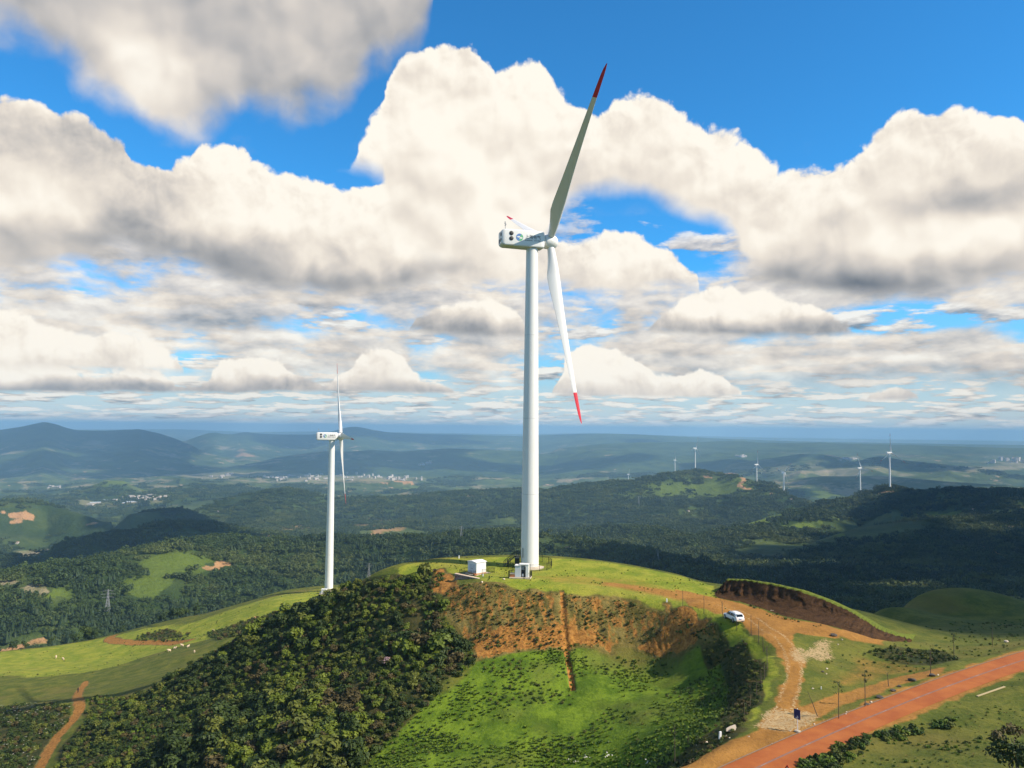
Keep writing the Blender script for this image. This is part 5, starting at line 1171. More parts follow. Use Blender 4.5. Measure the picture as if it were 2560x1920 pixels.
L_mid = leaf_material('mid_green_leaves', (.028, .06, .007), (.075, .13, .013))
PLANTS = [tuft_mesh(5, L_vivid, 18, .9, .16, .7), tuft_mesh(6, L_mid, 14, .7, .2, .8), tuft_mesh(7, L_mid, 16, .8, .17, .7)]
LOWB = [shrub_mesh(140 + i, m, 1.0, 90, .26) for i, m in enumerate((L_mid, L_vivid, L_olive, L_dark))]
DRY = [tuft_mesh(15, L_dry, 16, .8, .09, .6), tuft_mesh(16, L_olive, 14, .8, .12, .6), SMALL[0], SMALL[2], SMALL[3]]
# a crowd of far trees: small stands, each several crowns
def crown(bm_mb, r, c, rad, h, cone):
    bm = bmesh.new(); bmesh.ops.create_icosphere(bm, subdivisions=2, radius=1)
    for v in bm.verts:
        j = 1 + r.uniform(-.28, .28); z = v.co.z
        if cone:
            k = max(.06, (1 - z) * .55); l = math.hypot(v.co.x, v.co.y) + 1e-6; v.co.x *= k / max(l, .3) * j; v.co.y *= k / max(l, .3) * j; v.co.z = (z + 1) * .5 * h * (1 + r.uniform(-.06, .06))
            v.co.x *= rad; v.co.y *= rad
        else:
            v.co = Vector((v.co.x * rad * j, v.co.y * rad * j, h * .55 + v.co.z * h * .45 * (1 + r.uniform(-.2, .2))))
        v.co += Vector(c)
    bm.verts.index_update(); bm_mb.add([v.co[:] for v in bm.verts], [tuple(v.index for v in f.verts) for f in bm.faces], 0, False); bm.free()
def stand_mesh(seed, mat, cone, n=8, span=9):
    r = random.Random(seed); mb = MB()
    for _ in range(n):
        crown(mb, r, (r.uniform(-span, span), r.uniform(-span, span), -1), r.uniform(1.8, 3.0) * (.75 if cone else 1), r.uniform(4, 7.5) * (1.25 if cone else .95), cone)
    return mb.mesh('tree_stand', [mat])
def stand_leafy(seed, mat, n=8, span=9):
    r = random.Random(seed); mb = MB()
    for _ in range(n):
        c = (r.uniform(-span, span), r.uniform(-span, span)); rad = r.uniform(1.4, 2.9); h = r.uniform(3, 6.2)
        leaf_blob(mb, r, (c[0], c[1], h * .55), rad, 40, .75, h * .45 / rad)
    return mb.mesh('tree_stand', [mat])
def tree_mesh(seed, mat):
    r = random.Random(seed); mb = MB()
    for k in range(7): leaf_blob(mb, r, (r.uniform(-1.2, 1.2), r.uniform(-1.2, 1.2), r.uniform(1.6, 4.2)), r.uniform(.9, 1.5), 60, .36)
    mb.tube([(0, 0, -1), (.1, 0, 2), (.2, .1, 4)], [.18, .13, .05], 5)
    return mb.mesh('tree', [mat])
TREES = [tree_mesh(1, L_forest[0]), tree_mesh(2, L_forest[0]), tree_mesh(3, L_dark), tree_mesh(4, L_forest[1])]
STANDS = [stand_leafy(1, L_forest[0], 15), stand_leafy(2, L_forest[0], 12), stand_mesh(3, L_forest[1], True, 9, 8), stand_leafy(4, L_forest[0], 17), stand_leafy(5, L_forest[1], 14)] + TREES
def scatter(name, P, S, I, meshes, **props):
    """many small copies carried by one object (geometry nodes)"""
    n = len(P); me = bpy.data.meshes.new(name); me.vertices.add(n); me.vertices.foreach_set('co', np.asarray(P, np.float32).ravel())
    rs = np.random.RandomState(n); rot = np.stack([rs.normal(0, .08, n), rs.normal(0, .08, n), rs.uniform(0, 6.28, n)], 1)
    for nm, ty, a, f in (('rot', 'FLOAT_VECTOR', rot, 'vector'), ('scl', 'FLOAT', S, 'value'), ('idx', 'INT', I, 'value')):
        at = me.attributes.new(nm, ty, 'POINT'); at.data.foreach_set(f, np.ascontiguousarray(a, np.int32 if ty == 'INT' else np.float32).ravel())
    col = bpy.data.collections.new(name + '_kinds')
    for k, m in enumerate(meshes):
        o = bpy.data.objects.new('%s_kind_%02d' % (name, k), m); col.objects.link(o)
    g = bpy.data.node_groups.new(name, 'GeometryNodeTree'); g.interface.new_socket('Geometry', in_out='INPUT', socket_type='NodeSocketGeometry'); g.interface.new_socket('Geometry', in_out='OUTPUT', socket_type='NodeSocketGeometry')
    N = g.nodes; i = N.new('NodeGroupInput'); o = N.new('NodeGroupOutput'); ip = N.new('GeometryNodeInstanceOnPoints'); ci = N.new('GeometryNodeCollectionInfo'); ci.inputs['Collection'].default_value = col; ci.inputs['Separate Children'].default_value = True; ci.inputs['Reset Children'].default_value = True
    mp = N.new('GeometryNodeMeshToPoints')
    def at(nm, ty):
        a = N.new('GeometryNodeInputNamedAttribute'); a.data_type = ty; a.inputs['Name'].default_value = nm; return a.outputs['Attribute']
    g.links.new(i.outputs[0], mp.inputs[0]); g.links.new(mp.outputs[0], ip.inputs['Points']); g.links.new(ci.outputs[0], ip.inputs['Instance']); ip.inputs['Pick Instance'].default_value = True
    g.links.new(at('idx', 'INT'), ip.inputs['Instance Index']); g.links.new(at('rot', 'FLOAT_VECTOR'), ip.inputs['Rotation']); g.links.new(at('scl', 'FLOAT'), ip.inputs['Scale']); g.links.new(ip.outputs[0], o.inputs[0])
    ob = put(name, me, None, None, kind='stuff', **props); md = ob.modifiers.new('scatter', 'NODES'); md.node_group = g
    return ob
RS = np.random.RandomState(3)
def poisson(P, step, jit=.45):
    lo, hi = P.min(0), P.max(0); xs = np.arange(lo[0], hi[0], step); ys = np.arange(lo[1], hi[1], step); X, Y = np.meshgrid(xs, ys); X[1::2] += step / 2
    X = (X + RS.uniform(-jit, jit, X.shape) * step).ravel(); Y = (Y + RS.uniform(-jit, jit, Y.shape) * step).ravel(); m = in_poly(X, Y, P); return X[m], Y[m]
def project(P):
    v = np.asarray(P) - CAM; d = v @ _F; return np.stack([1280 + FPX * (v @ _R) / d, 960 - FPX * (v @ _U) / d, d], -1)
# --- the shrub-covered spur: the 300 that show largest are things, the rest one mass
X, Y = poisson(SHRUBHILL, 1.85)
_dl, _ = dist_poly(X, Y, LPATH); keep = (_dl > 2.6)
_td, _ = dist_poly(X, Y, np.array([at_z(1136, 1454, -1.6)[:2], at_z(1256, 1475, -1.6)[:2]])); keep &= _td > 3.5
keep &= ~in_poly(X, Y, world_poly([(1078, 1420), (1112, 1412), (1165, 1470), (1160, 1500), (1118, 1500), (1078, 1488)]))
keep &= fbm(X, Y, 9, 3, 201) > .30
X, Y = X[keep], Y[keep]; Z = ground_z(X, Y); pr = project(np.stack([X, Y, Z], 1))
big = fbm(X, Y, 16, 3, 203)
S = (.8 + .75 * sstep(.35, .7, big)) * np.exp(RS.normal(0, .30, len(X))).clip(.5, 1.9); S *= np.where(pr[:, 0] < 420, .62, 1.0) * np.where((pr[:, 0] > 900) & (pr[:, 1] > 1640), .75, 1.0)
app = S / pr[:, 2]; vis = (pr[:, 0] > -20) & (pr[:, 0] < 2580) & (pr[:, 1] < 1935)
hue = fbm(X, Y, 14, 3, 207) + RS.normal(0, .07, len(X))
KEYS = np.where(hue < .42, 'dark', np.where(hue < .53, 'olive', np.where(hue < .70, 'yellow', 'brown')))
KEYS = np.where(RS.uniform(0, 1, len(X)) < .22, 'dark', np.where(RS.uniform(0, 1, len(X)) < .05, 'brown', KEYS))
order = np.argsort(-(app * vis)); ind = order[:300]; rest = order[300:]
HUE = {'dark': 'dark green', 'olive': 'olive green', 'yellow': 'bright yellow-green', 'brown': 'brownish'}
def where_words(px, py):
    if py < 1560: return 'near the crest of the shrub slope'
    if px < 480: return 'low on the left near the orange path'
    if px < 760: return 'in the left middle of the shrub slope'
    if px < 1000: return 'in the middle of the shrub slope'
    return 'at the right of the shrub slope by the bowl'
for i in ind:
    k = KEYS[i]; o = put('shrub', SHAPES[k][RS.randint(3)], None); o.location = (X[i], Y[i], Z[i] - .1); o.scale = (S[i] * RS.uniform(.9, 1.2), S[i] * RS.uniform(.9, 1.2), S[i] * RS.uniform(.8, 1.15)); o.rotation_euler = (RS.normal(0, .08), RS.normal(0, .08), RS.uniform(0, 6.28))
    tag(o, ('tall ' if o.scale.z > 1.55 else 'small ' if o.scale.z < 1.0 else '') + HUE[k] + ' leafy shrub ' + where_words(pr[i, 0], pr[i, 1]), 'shrub', 'shrubs covering the slope below the turbine')
km = {'dark': 0, 'olive': 3, 'yellow': 6, 'brown': 9}; ALLS = SHAPES['dark'] + SHAPES['olive'] + SHAPES['yellow'] + SHAPES['brown']
scatter('shrub_thicket', np.stack([X[rest], Y[rest], Z[rest] - .1], 1), S[rest], np.array([km[KEYS[i]] + RS.randint(3) for i in rest]), ALLS)
# --- lower scrub
def sc(name, P, step, smin, smax, meshes, wts, nz=None, thr=.0, sink=.05, away=None, wid=.09, avoid=None):
    x, y = poisson(P, step); m = np.ones(len(x), bool)
    if nz: m &= sstep(thr - wid, thr + wid, fbm(x, y, nz, 4, 211)) > RS.uniform(0, 1, len(x))
    if away is not None: m &= dist_poly(x, y, away)[0] > 1.5
    if avoid is not None: m &= ~in_poly(x, y, avoid)
    x, y = x[m], y[m]; s = RS.uniform(smin, smax, len(x)); return scatter(name, np.stack([x, y, ground_z(x, y) - sink], 1), s, RS.choice(len(meshes), len(x), p=wts), meshes)
sc('understory', SHRUBHILL, 1.25, .28, .75, SMALL + LOWB[:3], [.2, .15, .15, .1, .15, .1, .15], 7, .30, away=LPATH)
sc('rim_scrub', FLANK, .72, .16, .42, SMALL + DRY[:2], [.3, .22, .14, .12, .12, .10], 5, .28)
sc('lawn_tufts', K_LAWN, 1.1, .08, .26, DRY[:2] + LOWB[1:3], [.35, .35, .15, .15], 6, .52, wid=.12)
sc('ridge_tufts', K_RIDGE, 2.8, .15, .4, DRY[:2] + LOWB[1:3], [.35, .35, .15, .15], 14, .55, wid=.12)
sc('meadow_tufts', world_poly([(2060,1640),(2200,1610),(2350,1560),(2560,1540),(2560,1610),(2400,1660),(2250,1690),(2100,1720),(2050,1700)]), 1.5, .1, .35, DRY[:2] + LOWB[:3], [.25, .25, .2, .15, .15], 8, .5, wid=.12)
sc('roadside_tufts', world_poly([(2010,1915),(2200,1830),(2420,1740),(2570,1690),(2570,1930),(2100,1960)]), .8, .07, .22, DRY[:2] + LOWB[:3], [.3, .3, .15, .15, .1], 5, .5, wid=.14)
sc('left_scrub', LEFTSCRUB, 1.5, .4, 1.0, SMALL + SHAPES['dark'][:1], [.25, .25, .2, .1, .2], 8, .36, away=LPATH)
sc('slope_tufts', FACE, .55, .14, .48, DRY, [.48, .33, .06, .09, .04], 3, .42)
sc('bowl_plants', BOWL, .55, .15, .55, PLANTS, [.7, .2, .1], 10, .53, wid=.15, avoid=FLANK)
sc('bowl_bushes', BOWL, 1.0, .15, .42, LOWB, [.35, .4, .2, .05], 8, .585, wid=.11, avoid=FLANK)
sc('verge_scrub', world_poly([(2000,1912),(2080,1872),(2160,1845),(2240,1822),(2340,1800),(2400,1800),(2380,1822),(2300,1838),(2200,1868),(2120,1905),(2080,1960),(1990,1960)]), .58, .18, .6, SMALL[:1] + LOWB[:3], [.35, .35, .15, .15], 4, .32)
sc('verge_plants', world_poly([(2000,1935),(2180,1860),(2300,1830),(2400,1795),(2520,1790),(2540,1850),(2330,1900),(2150,1940)]), .9, .12, .34, LOWB, [.4, .3, .15, .15], 6, .60, wid=.10)
sc('ridge_scrub', world_poly([(520,1585),(640,1545),(705,1528),(690,1560),(600,1592),(540,1602)]), 1.6, .5, 1.1, SMALL, [.3, .2, .3, .2], 8, .4)
sc('ridge_edge_scrub', world_poly([(330,1590),(420,1572),(480,1585),(460,1602),(340,1602)]), 2.0, .4, .9, SMALL, [.3, .2, .3, .2], 10, .42)
sc('gully_scrub', world_poly([(2160,1632),(2260,1622),(2360,1628),(2395,1650),(2330,1664),(2230,1652)]), 1.1, .2, .5, SMALL, [.4, .3, .2, .1], 5, .4)
sc('bank_weeds', world_poly([(1870,1513),(1925,1528),(1960,1543),(2060,1563),(2050,1570),(1950,1550),(1880,1522)]), .7, .15, .4, DRY, [.5, .3, .1, .05, .05], 4, .4)
# pale flowers on the bowl floor
M_flower = simple('pale_flowers', (.72, .70, .60), .8); fm = MB(); _r2 = random.Random(4)
for _ in range(9):
    x, y = _r2.gauss(0, .35), _r2.gauss(0, .35); fm.box((x, y, .25 + _r2.uniform(0, .2)), (.12, .12, .1))
FL = [fm.mesh('flower_clump', [M_flower])]
sc('pale_flowers', world_poly([(1420,1890),(1500,1872),(1630,1900),(1625,1925),(1500,1940),(1410,1935)]), 1.6, .5, 1.2, FL, [1], 4, .52)
sc('pale_blossom', LEFTSCRUB, 2.2, .2, .5, FL, [1], 7, .52, -.7, LPATH)
# dark bush near the lower right corner
def corner_bush():
    P = hit([2545], [1965], 20)[0]; g = float(P[2]); t = thing('bush', 'dark leaning bush with rust-coloured tips near the lower right corner', 'bush', (P[0], P[1], g))
    t.scale = (1.5, 1.5, 1.75); r = random.Random(9); mb = MB()
    mats = [L_dark, L_brown]
    for k in range(16):
        a = r.uniform(0, 6.28); tip = Vector((r.uniform(-1.5, .9), r.uniform(-.8, .8), r.uniform(1.2, 2.5))); leaf_blob(mb, r, tip * .8, r.uniform(.35, .6), 46, .12)
    mb.build('foliage', L_dark, t)
    mb = MB()
    for k in range(8): leaf_blob(mb, r, (r.uniform(-1.5, .3), r.uniform(-.6, .6), r.uniform(2.2, 2.7)), .3, 30, .10)
    mb.build('tip_foliage', L_brown, t)
    for k in range(5):
        MB().tube([(r.uniform(-.1, .1), 0, -.2), (r.uniform(-.5, .3), r.uniform(-.3, .3), 1.0), (r.uniform(-1.3, .6), r.uniform(-.5, .5), 2.2)], [.07, .05, .02], 5).build('branch', simple('grey_bark', (.16, .13, .10), .9), t)
corner_bush()
def pink_shrub():
    P = hit([968], [1668])[0]; t = thing('flowering_shrub', 'shrub with pale pink blossom in the middle of the shrub slope', 'shrub', tuple(P)); r = random.Random(3); mb = MB()
    for k in range(4): leaf_blob(mb, r, (r.uniform(-.5, .5), r.uniform(-.4, .4), r.uniform(.7, 1.4)), .45, 60, .14)
    mb.build('foliage', L_olive, t); mb = MB(); leaf_blob(mb, r, (0, -.3, 1.6), .6, 60, .12); leaf_blob(mb, r, (-.6, -.2, 1.0), .4, 30, .12); mb.build('blossom', simple('pink_blossom', (.50, .33, .36), .8), t)
pink_shrub()
# saplings and stakes
M_bark = simple('sapling_bark', (.10, .075, .05), .9)
def sapling(px, py, top, leafy, label, lean=0):
    P = hit([px], [py])[0]; d = float(np.hypot(P[0], P[1])); h = (py - top) * d / FPX / math.cos(math.atan(abs(P[2] - CAMZ) / d)); r = random.Random(int(px * 7))
    t = thing('sapling', label, 'sapling', tuple(P), 0, 'young trees along the track and road')
    kx = lean * h; MB().tube([(0, 0, -.2), (kx * .5, r.uniform(-.04, .04), h * .5), (kx, 0, h)], [.055, .042, .018], 6).build('trunk', M_bark, t)
    for k in range(r.randint(2, 4) if leafy >= 1 else 0):
        z = h * r.uniform(.62, .85); a = r.uniform(0, 6.28); l = r.uniform(.3, .6); MB().tube([(kx * z / h, 0, z), (kx * z / h + l * .5 * math.cos(a), l * .5 * math.sin(a), z + .35), (kx * z / h + l * math.cos(a), l * math.sin(a), z + .8)], [.022, .015, .008], 5).build('branch', M_bark, t)
    if leafy >= 2:
        mb = MB()
        for k in range(7): leaf_blob(mb, r, (kx + r.gauss(0, .22), r.gauss(0, .22), h * r.uniform(.66, 1.0)), .22, 12, .10)
        mb.build('crown', L_dark, t)
for i, (px, py, top, lf, lab, ln) in enumerate([
 (1707,1516,1476,1,'bare sapling standing alone on the rim, left of two others',0),(1760,1534.5,1489,1,'bare forked sapling between the rim sapling and the car',0),(1806,1541,1506,1,'bare sapling right in front of the white car',0),(1842,1574,1550,0,'short thin stake in front of the car',0),(1878,1591,1543,0,'thin bare stake on the verge right of the car',0),(1897,1606,1558,0,'tall thin stake where the track starts to bend',0),
 (1909,1630,1595,0,'thin stake leaning slightly over the verge at the bend',-.06),(1918,1673,1621,1,'bare sapling where the bowl rim turns back',0),(1911,1699,1660,0,'thin stake by the widest part of the scrub rim',0),(1902.5,1717,1678,0,'stake half hidden by the scrub on the bowl rim',0),(1891.6,1741,1704,0,'stake on the bright grass strip beside the scrub rim',0),(1875.6,1769,1734,0,'stake on the grass strip left of the pale gravel',0),(1861,1790.6,1760,0,'short stake nearest the orange scrape by the track mouth',0),
 (2045,1790,1738,0,'leaning bare pole at the corner of the dirt track',-.42),(2097,1797,1719,2,'leafy sapling with a dense narrow crown at the road edge',0),(2163,1766,1691,2,'leafy sapling with a wide loose crown by the dark rock pile',0),(2222,1716,1688,1,'small twiggy sapling above the roadside rocks',-.1),(2327,1690,1626,1,'tall thin sapling on the verge against the dark gully',0),(2385,1644,1597,2,'small-crowned sapling on the bank above the gully',0),(2481,1614,1567,0,'slim pole on the right meadow by the white boulder',0),
 (1687,1914,1827,2,'slim leafy sapling on the bowl floor near the lower road verge',0),(1720,1862,1840,0,'short stake at the bowl edge near the marker stone',0)]):
    sapling(px, py, top, lf, lab, ln)
# ------------------------------------------------------------------ forest on the hills
def forest():
    m = MASKS['forest']; out = []
    for d0, d1, st, sc_ in ((230, 620, 4.0, 1.0), (620, 1500, 8.5, .85), (1500, 2600, 11.5, .95), (2600, 3600, 15, 1.1), (3600, 6000, 28, 1.6)):
        n = int(math.radians(70) * (d1 * d1 - d0 * d0) / 2 / st ** 2); a = RS.uniform(-math.radians(35), math.radians(35), n); d = np.sqrt(RS.uniform(d0 * d0, d1 * d1, n)); x, y = d * np.sin(a), d * np.cos(a)
        j = np.clip(np.searchsorted(AZ, a), 0, NA - 1); i = np.clip(np.searchsorted(DR, d), 0, ND - 1); k = m[i, j] > RS.uniform(.2, .8, n); x, y = x[k], y[k]; z = ground_z(x, y)
        # leave out what no sight line reaches
        vis = np.ones(len(x), bool); top = z + (.5 if d0 < 300 else 12 * sc_)
        for f in np.linspace(.12, .985, 40):
            lz = CAMZ + (top - CAMZ) * f; vis &= lz > ground_z(x * f, y * f) - (0 if d0 < 300 else 2.5)
        x, y, z = x[vis], y[vis], z[vis]; sel = fbm(x, y, 130, 3, 301) + RS.normal(0, .12, len(x)); I = np.where(sel > .64, RS.choice([2, 4], len(x)), RS.choice([0, 1, 3], len(x)))
        if d0 < 300: I = RS.choice([5, 6, 7, 8], len(x))
        out.append((np.stack([x, y, z], 1), np.exp(RS.normal(0, .28, len(x))).clip(.5, 1.7) * sc_, I))
    P = np.vstack([o[0] for o in out]); S = np.concatenate([o[1] for o in out]); I = np.concatenate([o[2] for o in out]); print('forest', len(P))
    scatter('forest', P, S, I, STANDS)
forest()
# ------------------------------------------------------------------ far settlements, pylons, shading clouds
M_wallW = simple('far_white_wall', (.50, .45, .40), .9); M_roofB = simple('far_blue_roof', (.45, .55, .62), .7); M_roofW = simple('far_pale_roof', (.48, .44, .39), .8); M_roofR = simple('far_brown_roof', (.34, .20, .14), .9)
def bld_mesh(w, d, h, rf, kind):
    b = MB().box((0, 0, h / 2 - 3), (w, d, h + 6)); wm = b.mesh('wall', [M_wallW]); r = MB()
    if kind == 'gable':
        V = []
        for x in (-w / 2 - .4, w / 2 + .4):
            for y, z in ((-d / 2 - .4, h), (-d / 2 - .4, h + .3), (0, h + d * .13), (d / 2 + .4, h + .3), (d / 2 + .4, h)): V.append((x, y, z))
        r.add(V, [(0, 1, 2, 3, 4)[::-1], (5, 6, 7, 8, 9), (0, 5, 6, 1), (1, 6, 7, 2), (2, 7, 8, 3), (3, 8, 9, 4), (4, 9, 5, 0)])
    else: r.box((0, 0, h + .5), (w + .6, d + .6, 1.0)).box((w * .2, 0, h + 2), (w * .2, d * .5, 2.6))
    return wm, r.mesh('roof', [rf])
KINDS = {'hall': bld_mesh(90, 34, 11, M_roofB, 'gable'), 'hall2': bld_mesh(60, 30, 9, M_roofW, 'gable'), 'house': bld_mesh(14, 10, 7, M_roofR, 'gable'), 'block': bld_mesh(26, 14, 22, M_roofW, 'flat'), 'tower': bld_mesh(28, 22, 42, M_roofW, 'flat'), 'slab': bld_mesh(46, 14, 18, M_roofW, 'flat')}
def building(px, py, kind, label, group, rz=None, s=1.0):
    P = hit([px], [py])[0]
    if P[1] < 500: return
    t = thing({'hall': 'factory_hall', 'hall2': 'factory_hall', 'house': 'house', 'block': 'apartment_block', 'tower': 'tower_block', 'slab': 'apartment_block'}[kind], label, 'building', tuple(P), rnd.uniform(0, 3.1) if rz is None else rz, group)
    s *= .5; t.scale = (s, s, s * .8); put('wall', KINDS[kind][0], None, t); put('roof', KINDS[kind][1], None, t)
for px, py, k, lab in ((238, 1258, 'hall', 'long blue-roofed factory hall at the front of the left valley works'), (262, 1252, 'hall', 'pale blue factory hall at the back of the left valley works'), (205, 1266, 'hall2', 'factory hall at the left end of the valley works'), (300, 1259, 'hall', 'long low factory hall in the centre of the valley works'), (330, 1256, 'hall', 'long factory hall at the right of the valley works'), (285, 1250, 'hall2', 'smaller hall behind the central long hall in the valley works'), (225, 1262, 'hall2', 'smaller hall between the left hall and the blue-roofed hall')):
    building(px, py, k, lab, 'factory halls in the left valley', math.radians(rnd.uniform(-20, 30)))
def cluster(poly, n, kinds, label, group, s=(.8, 1.3)):
    k = 0; P = np.array(poly, float); lo, hi = P.min(0), P.max(0)
    while k < n:
        px, py = rnd.uniform(lo[0], hi[0]), rnd.uniform(lo[1], hi[1])
        if in_poly(np.array([px]), np.array([py]), P)[0]: building(px, py, rnd.choice(kinds), label, group, None, rnd.uniform(*s)); k += 1
cluster([(305,1246),(340,1240),(420,1240),(415,1250),(330,1255)], 46, ['house', 'block', 'slab', 'house'], 'one of the packed pale houses of the left valley village', 'houses of the left valley village')
cluster([(115,1216),(150,1216),(148,1226),(118,1224)], 8, ['house', 'block'], 'white house of the small hamlet under the dark left mountain', 'hamlet under the dark mountain', (1, 1.6))
cluster([(660,1192),(740,1188),(820,1186),(900,1192),(980,1193),(1050,1196),(1090,1202),(1000,1202),(900,1200),(760,1204),(670,1202)], 80, ['block', 'slab', 'block', 'house', 'hall2'], 'one of the pale blocks in the long valley town behind the left turbine', 'blocks of the long valley town', (1., 1.8))
cluster([(860,1186),(880,1184),(965,1192),(1060,1196),(1055,1200),(950,1198)], 14, ['tower'], 'one of the white tower blocks standing up in the long valley town', 'tower blocks of the long valley town', (.9, 1.3))
cluster([(500,1194),(590,1184),(590,1192),(500,1200)], 16, ['house', 'slab'], 'pale building in the straggling settlement left of the valley town', 'straggling valley settlement', (1, 1.6))
cluster([(1045,1160),(1085,1152),(1088,1160),(1050,1165)], 10, ['slab', 'block'], 'white block in the hillside quarter beyond the valley town', 'hillside quarter', (1.2, 2))
cluster([(1840,1141),(1870,1139),(1870,1143),(1842,1145)], 7, ['slab', 'hall2'], 'pale building in the far settlement right of the green hilltop', 'far settlement right of the hilltop', (1.4, 2.2))
cluster([(2095,1146),(2140,1141),(2138,1148),(2098,1153)], 10, ['hall2', 'slab'], 'pale works building on the reddish far slope', 'works on the reddish slope', (1.2, 2))
cluster([(2460,1153),(2560,1145),(2560,1157),(2470,1160)], 18, ['slab', 'block', 'tower'], 'white building of the hazy town at the right edge', 'hazy town at the right edge', (1.3, 2))
cluster([(1650,1178),(1690,1175),(1730,1176),(1690,1180)], 0, ['house'], '', '')
for px, py, lab in ((2530, 1322, 'lone white farmhouse on the dark right-hand slope'), (1720, 1279, 'pale farm building on the mid forest slope'), (546, 1279, 'cream farmhouse on the bare patch amid the forest'), (43, 1358, 'small yellow-lit farmhouse in the left fields'), (1977, 1250, 'small white hut at the foot of the green hill'), (1772, 1186, 'pale lodge on the crown of the green hill'), (2435, 1276, 'low pale barn by the meadow on the right ridge')):
    building(px, py, 'house', lab, 'scattered farm buildings', None, 1.2)
def pylon(px, py, hpx, label):
    P = hit([px], [py])[0]; h = hpx * float(np.hypot(P[0], P[1])) / FPX; t = thing('power_pylon', label, 'pylon', tuple(P), rnd.uniform(-.4, .4), 'power pylons'); w = h * .11; th = h * .006
    for sx in (-1, 1):
        for sy in (-1, 1): MB().tube([(sx * w, sy * w, -2), (sx * w * .25, sy * w * .25, h * .7), (sx * w * .12, sy * w * .12, h)], th, 5).build('leg', M_grey, t)
    mb = MB()
    for k in range(9):
        z0, z1 = h * k / 9, h * (k + 1) / 9; f = lambda z: w * (1 - .75 * min(1, z / (h * .7))) if z < h * .7 else w * .25 * (1 - .5 * (z - h * .7) / (h * .3))
        for s in (-1, 1):
            mb.tube([(-f(z0), s * f(z0), z0), (f(z1), s * f(z1), z1)], th * .7, 4); mb.tube([(f(z0), s * f(z0), z0), (-f(z1), s * f(z1), z1)], th * .7, 4); mb.tube([(s * f(z0), -f(z0), z0), (s * f(z1), f(z1), z1)], th * .7, 4)
    mb.build('lattice', M_grey, t)
    for z, l in ((.72, .2), (.83, .24), (.94, .17)):
        MB().tube([(-h * l, 0, h * z), (0, 0, h * (z + .02)), (h * l, 0, h * z)], th, 5).build('cross_arm', M_grey, t)
for a in ((922, 1443, 34, 'grey lattice pylon right of the lower left turbine'), (268, 1545, 62, 'tall faint lattice pylon in the forest above the grass ridge'), (1153, 1345, 30, 'slim lattice pylon left of the tallest turbine'), (1597, 1262, 22, 'small pylon in the dark forest right of the turbine'), (1645, 1400, 26, 'pylon on the near dark forest slope')): pylon(*a)
# individual conifers that stand out on the ridge lines
def conifer(px, py, hpx, label):
    P = hit([px], [py])[0]; h = hpx * float(np.hypot(P[0], P[1])) / FPX; t = thing('conifer', label, 'tree', tuple(P), 0, 'conifers on the ridge'); r = random.Random(int(px))
    MB().tube([(0, 0, -1), (0, 0, h * .6)], [h * .03, h * .015], 5).build('trunk', M_bark, t); mb = MB(); crown(mb, r, (0, 0, h * .1), h * .28, h * .9, True); mb.build('crown', L_forest[1], t)
for k, (px, py, h, lab) in enumerate([(1985, 1236, 9, 'dark conifer at the left end of the row on the hill shoulder'), (1991, 1238, 8, 'second dark conifer in the row on the hill shoulder'), (1996, 1240, 9, 'third dark conifer in the row on the hill shoulder'), (2002, 1243, 8, 'dark conifer at the right end of the row on the hill shoulder'), (1968, 1226, 8, 'dark conifer beside the Y-bladed far turbine')]): conifer(px, py, h, lab)
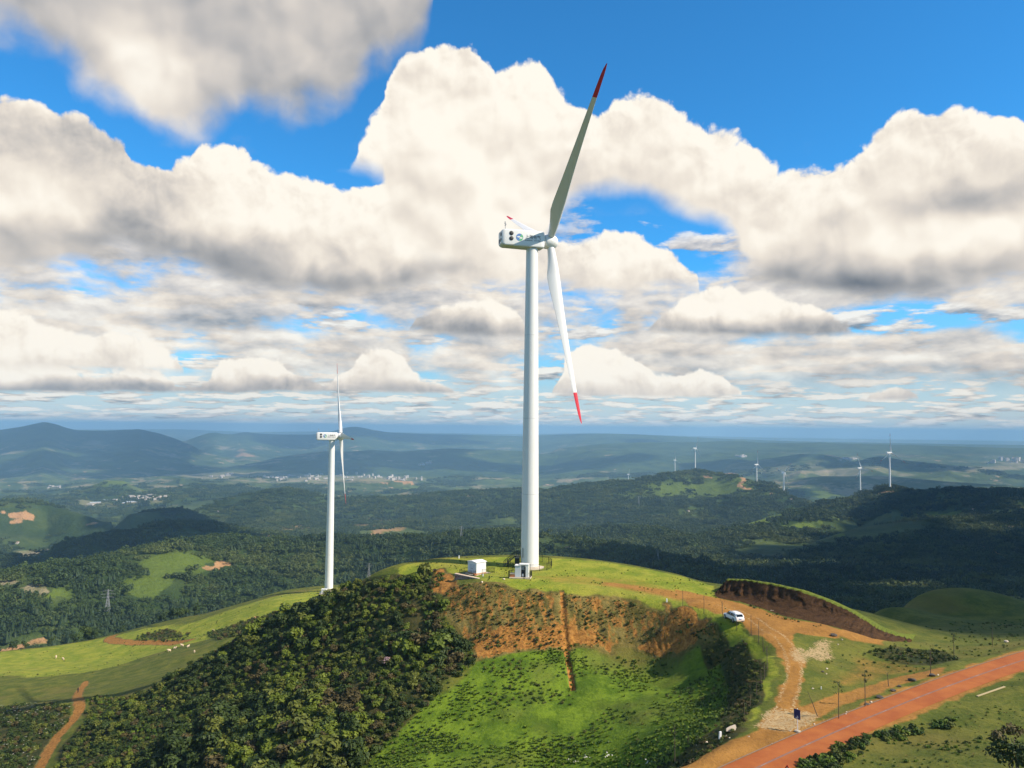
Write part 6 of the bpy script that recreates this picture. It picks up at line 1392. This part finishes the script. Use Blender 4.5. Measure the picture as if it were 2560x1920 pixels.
# clouds overhead on the right, outside the picture, put there to shade the hills
def shade_cloud(poly, alt, step, rad, gap):
    P = np.array(poly, float); mb = MB(); r = random.Random(len(poly)); x, y = poisson(P, step, .3); k = (fbm(x, y, max(240, step * 3.5), 3, 401) > gap) | (np.hypot(x, y) < 650); x, y = x[k], y[k]
    zg = ground_z(x, y)
    for a, b, q in zip(x, y, zg):
        off = np.array([SUNV.x, SUNV.y]) * (alt - q) / SUNV.z; bm = bmesh.new(); bmesh.ops.create_icosphere(bm, subdivisions=2, radius=1); k = rad * r.uniform(.8, 1.25)
        for v in bm.verts: v.co = Vector((v.co.x * k, v.co.y * k, v.co.z * k * .55)) * (1 + r.uniform(-.08, .08)) + Vector((a + off[0], b + off[1], alt + r.uniform(-20, 60)))
        bm.verts.index_update(); mb.add([v.co[:] for v in bm.verts], [tuple(v.index for v in f.verts) for f in bm.faces], 0, True); bm.free()
    m, nt, b = new_mat('shading_cloud'); b.inputs['Base Color'].default_value = (.9, .9, .9, 1); b.inputs['Roughness'].default_value = 1; b.inputs['Specular IOR Level'].default_value = 0
    return mb.build('cloud', m, kind='structure')
shade_cloud([(175,300),(330,400),(700,600),(1200,900),(1650,1500),(1450,1950),(1050,2000),(760,1600),(420,1150),(200,900),(130,640),(120,430)], 1500, 68, 66, .40)
shade_cloud([(98,172),(104,160),(116,148),(150,146),(215,175),(330,350),(240,360),(150,330),(118,270),(100,205)], 1500, 19, 20, .0)
def crest_shade(pts, near, far_):
    p = np.array(pts, float); return [tuple(q[:2]) for q in at_d(p[:, 0], p[:, 1], p[:, 2] + far_)] + [tuple(q[:2]) for q in at_d(p[::-1, 0], p[::-1, 1], p[::-1, 2] - near)]
shade_cloud(crest_shade([(60,1395,1640),(230,1345,1650),(390,1312,1700),(470,1306,1750),(560,1316,1750)], 330, 120), 1500, 70, 66, .2)
shade_cloud(crest_shade([(270,1300,2400),(330,1282,2400),(450,1272,2500),(500,1286,2500)], 180, 60), 1500, 70, 60, .1)
shade_cloud(crest_shade([(-200,1078,11000),(0,1073,11000),(112,1053,11000),(260,1076,11000),(400,1083,11000),(480,1112,10000)], 4200, 900), 8000, 420, 400, .36)  # this and the calls below: unseen clouds added to darken the far ranges
shade_cloud(crest_shade([(600,1160,8000),(800,1128,8400),(1000,1128,8500),(1250,1124,8500),(1550,1135,8200)], 1500, 500), 6500, 330, 300, .44)
shade_cloud(crest_shade([(1750,1165,6400),(1850,1146,6500),(2000,1131,6500),(2120,1142,6500),(2260,1146,6200),(2440,1165,6000),(2560,1180,6000)], 1000, 350), 3200, 260, 240, .44)
shade_cloud(crest_shade([(1750,1215,4300),(1939,1197,4500),(2222,1189,4500),(2347,1201,4300),(2560,1216,4200)], 500, 250), 2500, 190, 175, .36)
shade_cloud(crest_shade([(520,1085,13000),(700,1086,13500),(870,1067,14000),(1150,1086,14000),(1450,1084,13000),(1700,1091,13000)], 1500, 800), 9000, 480, 420, .46)
bpy.context.view_layer.update()
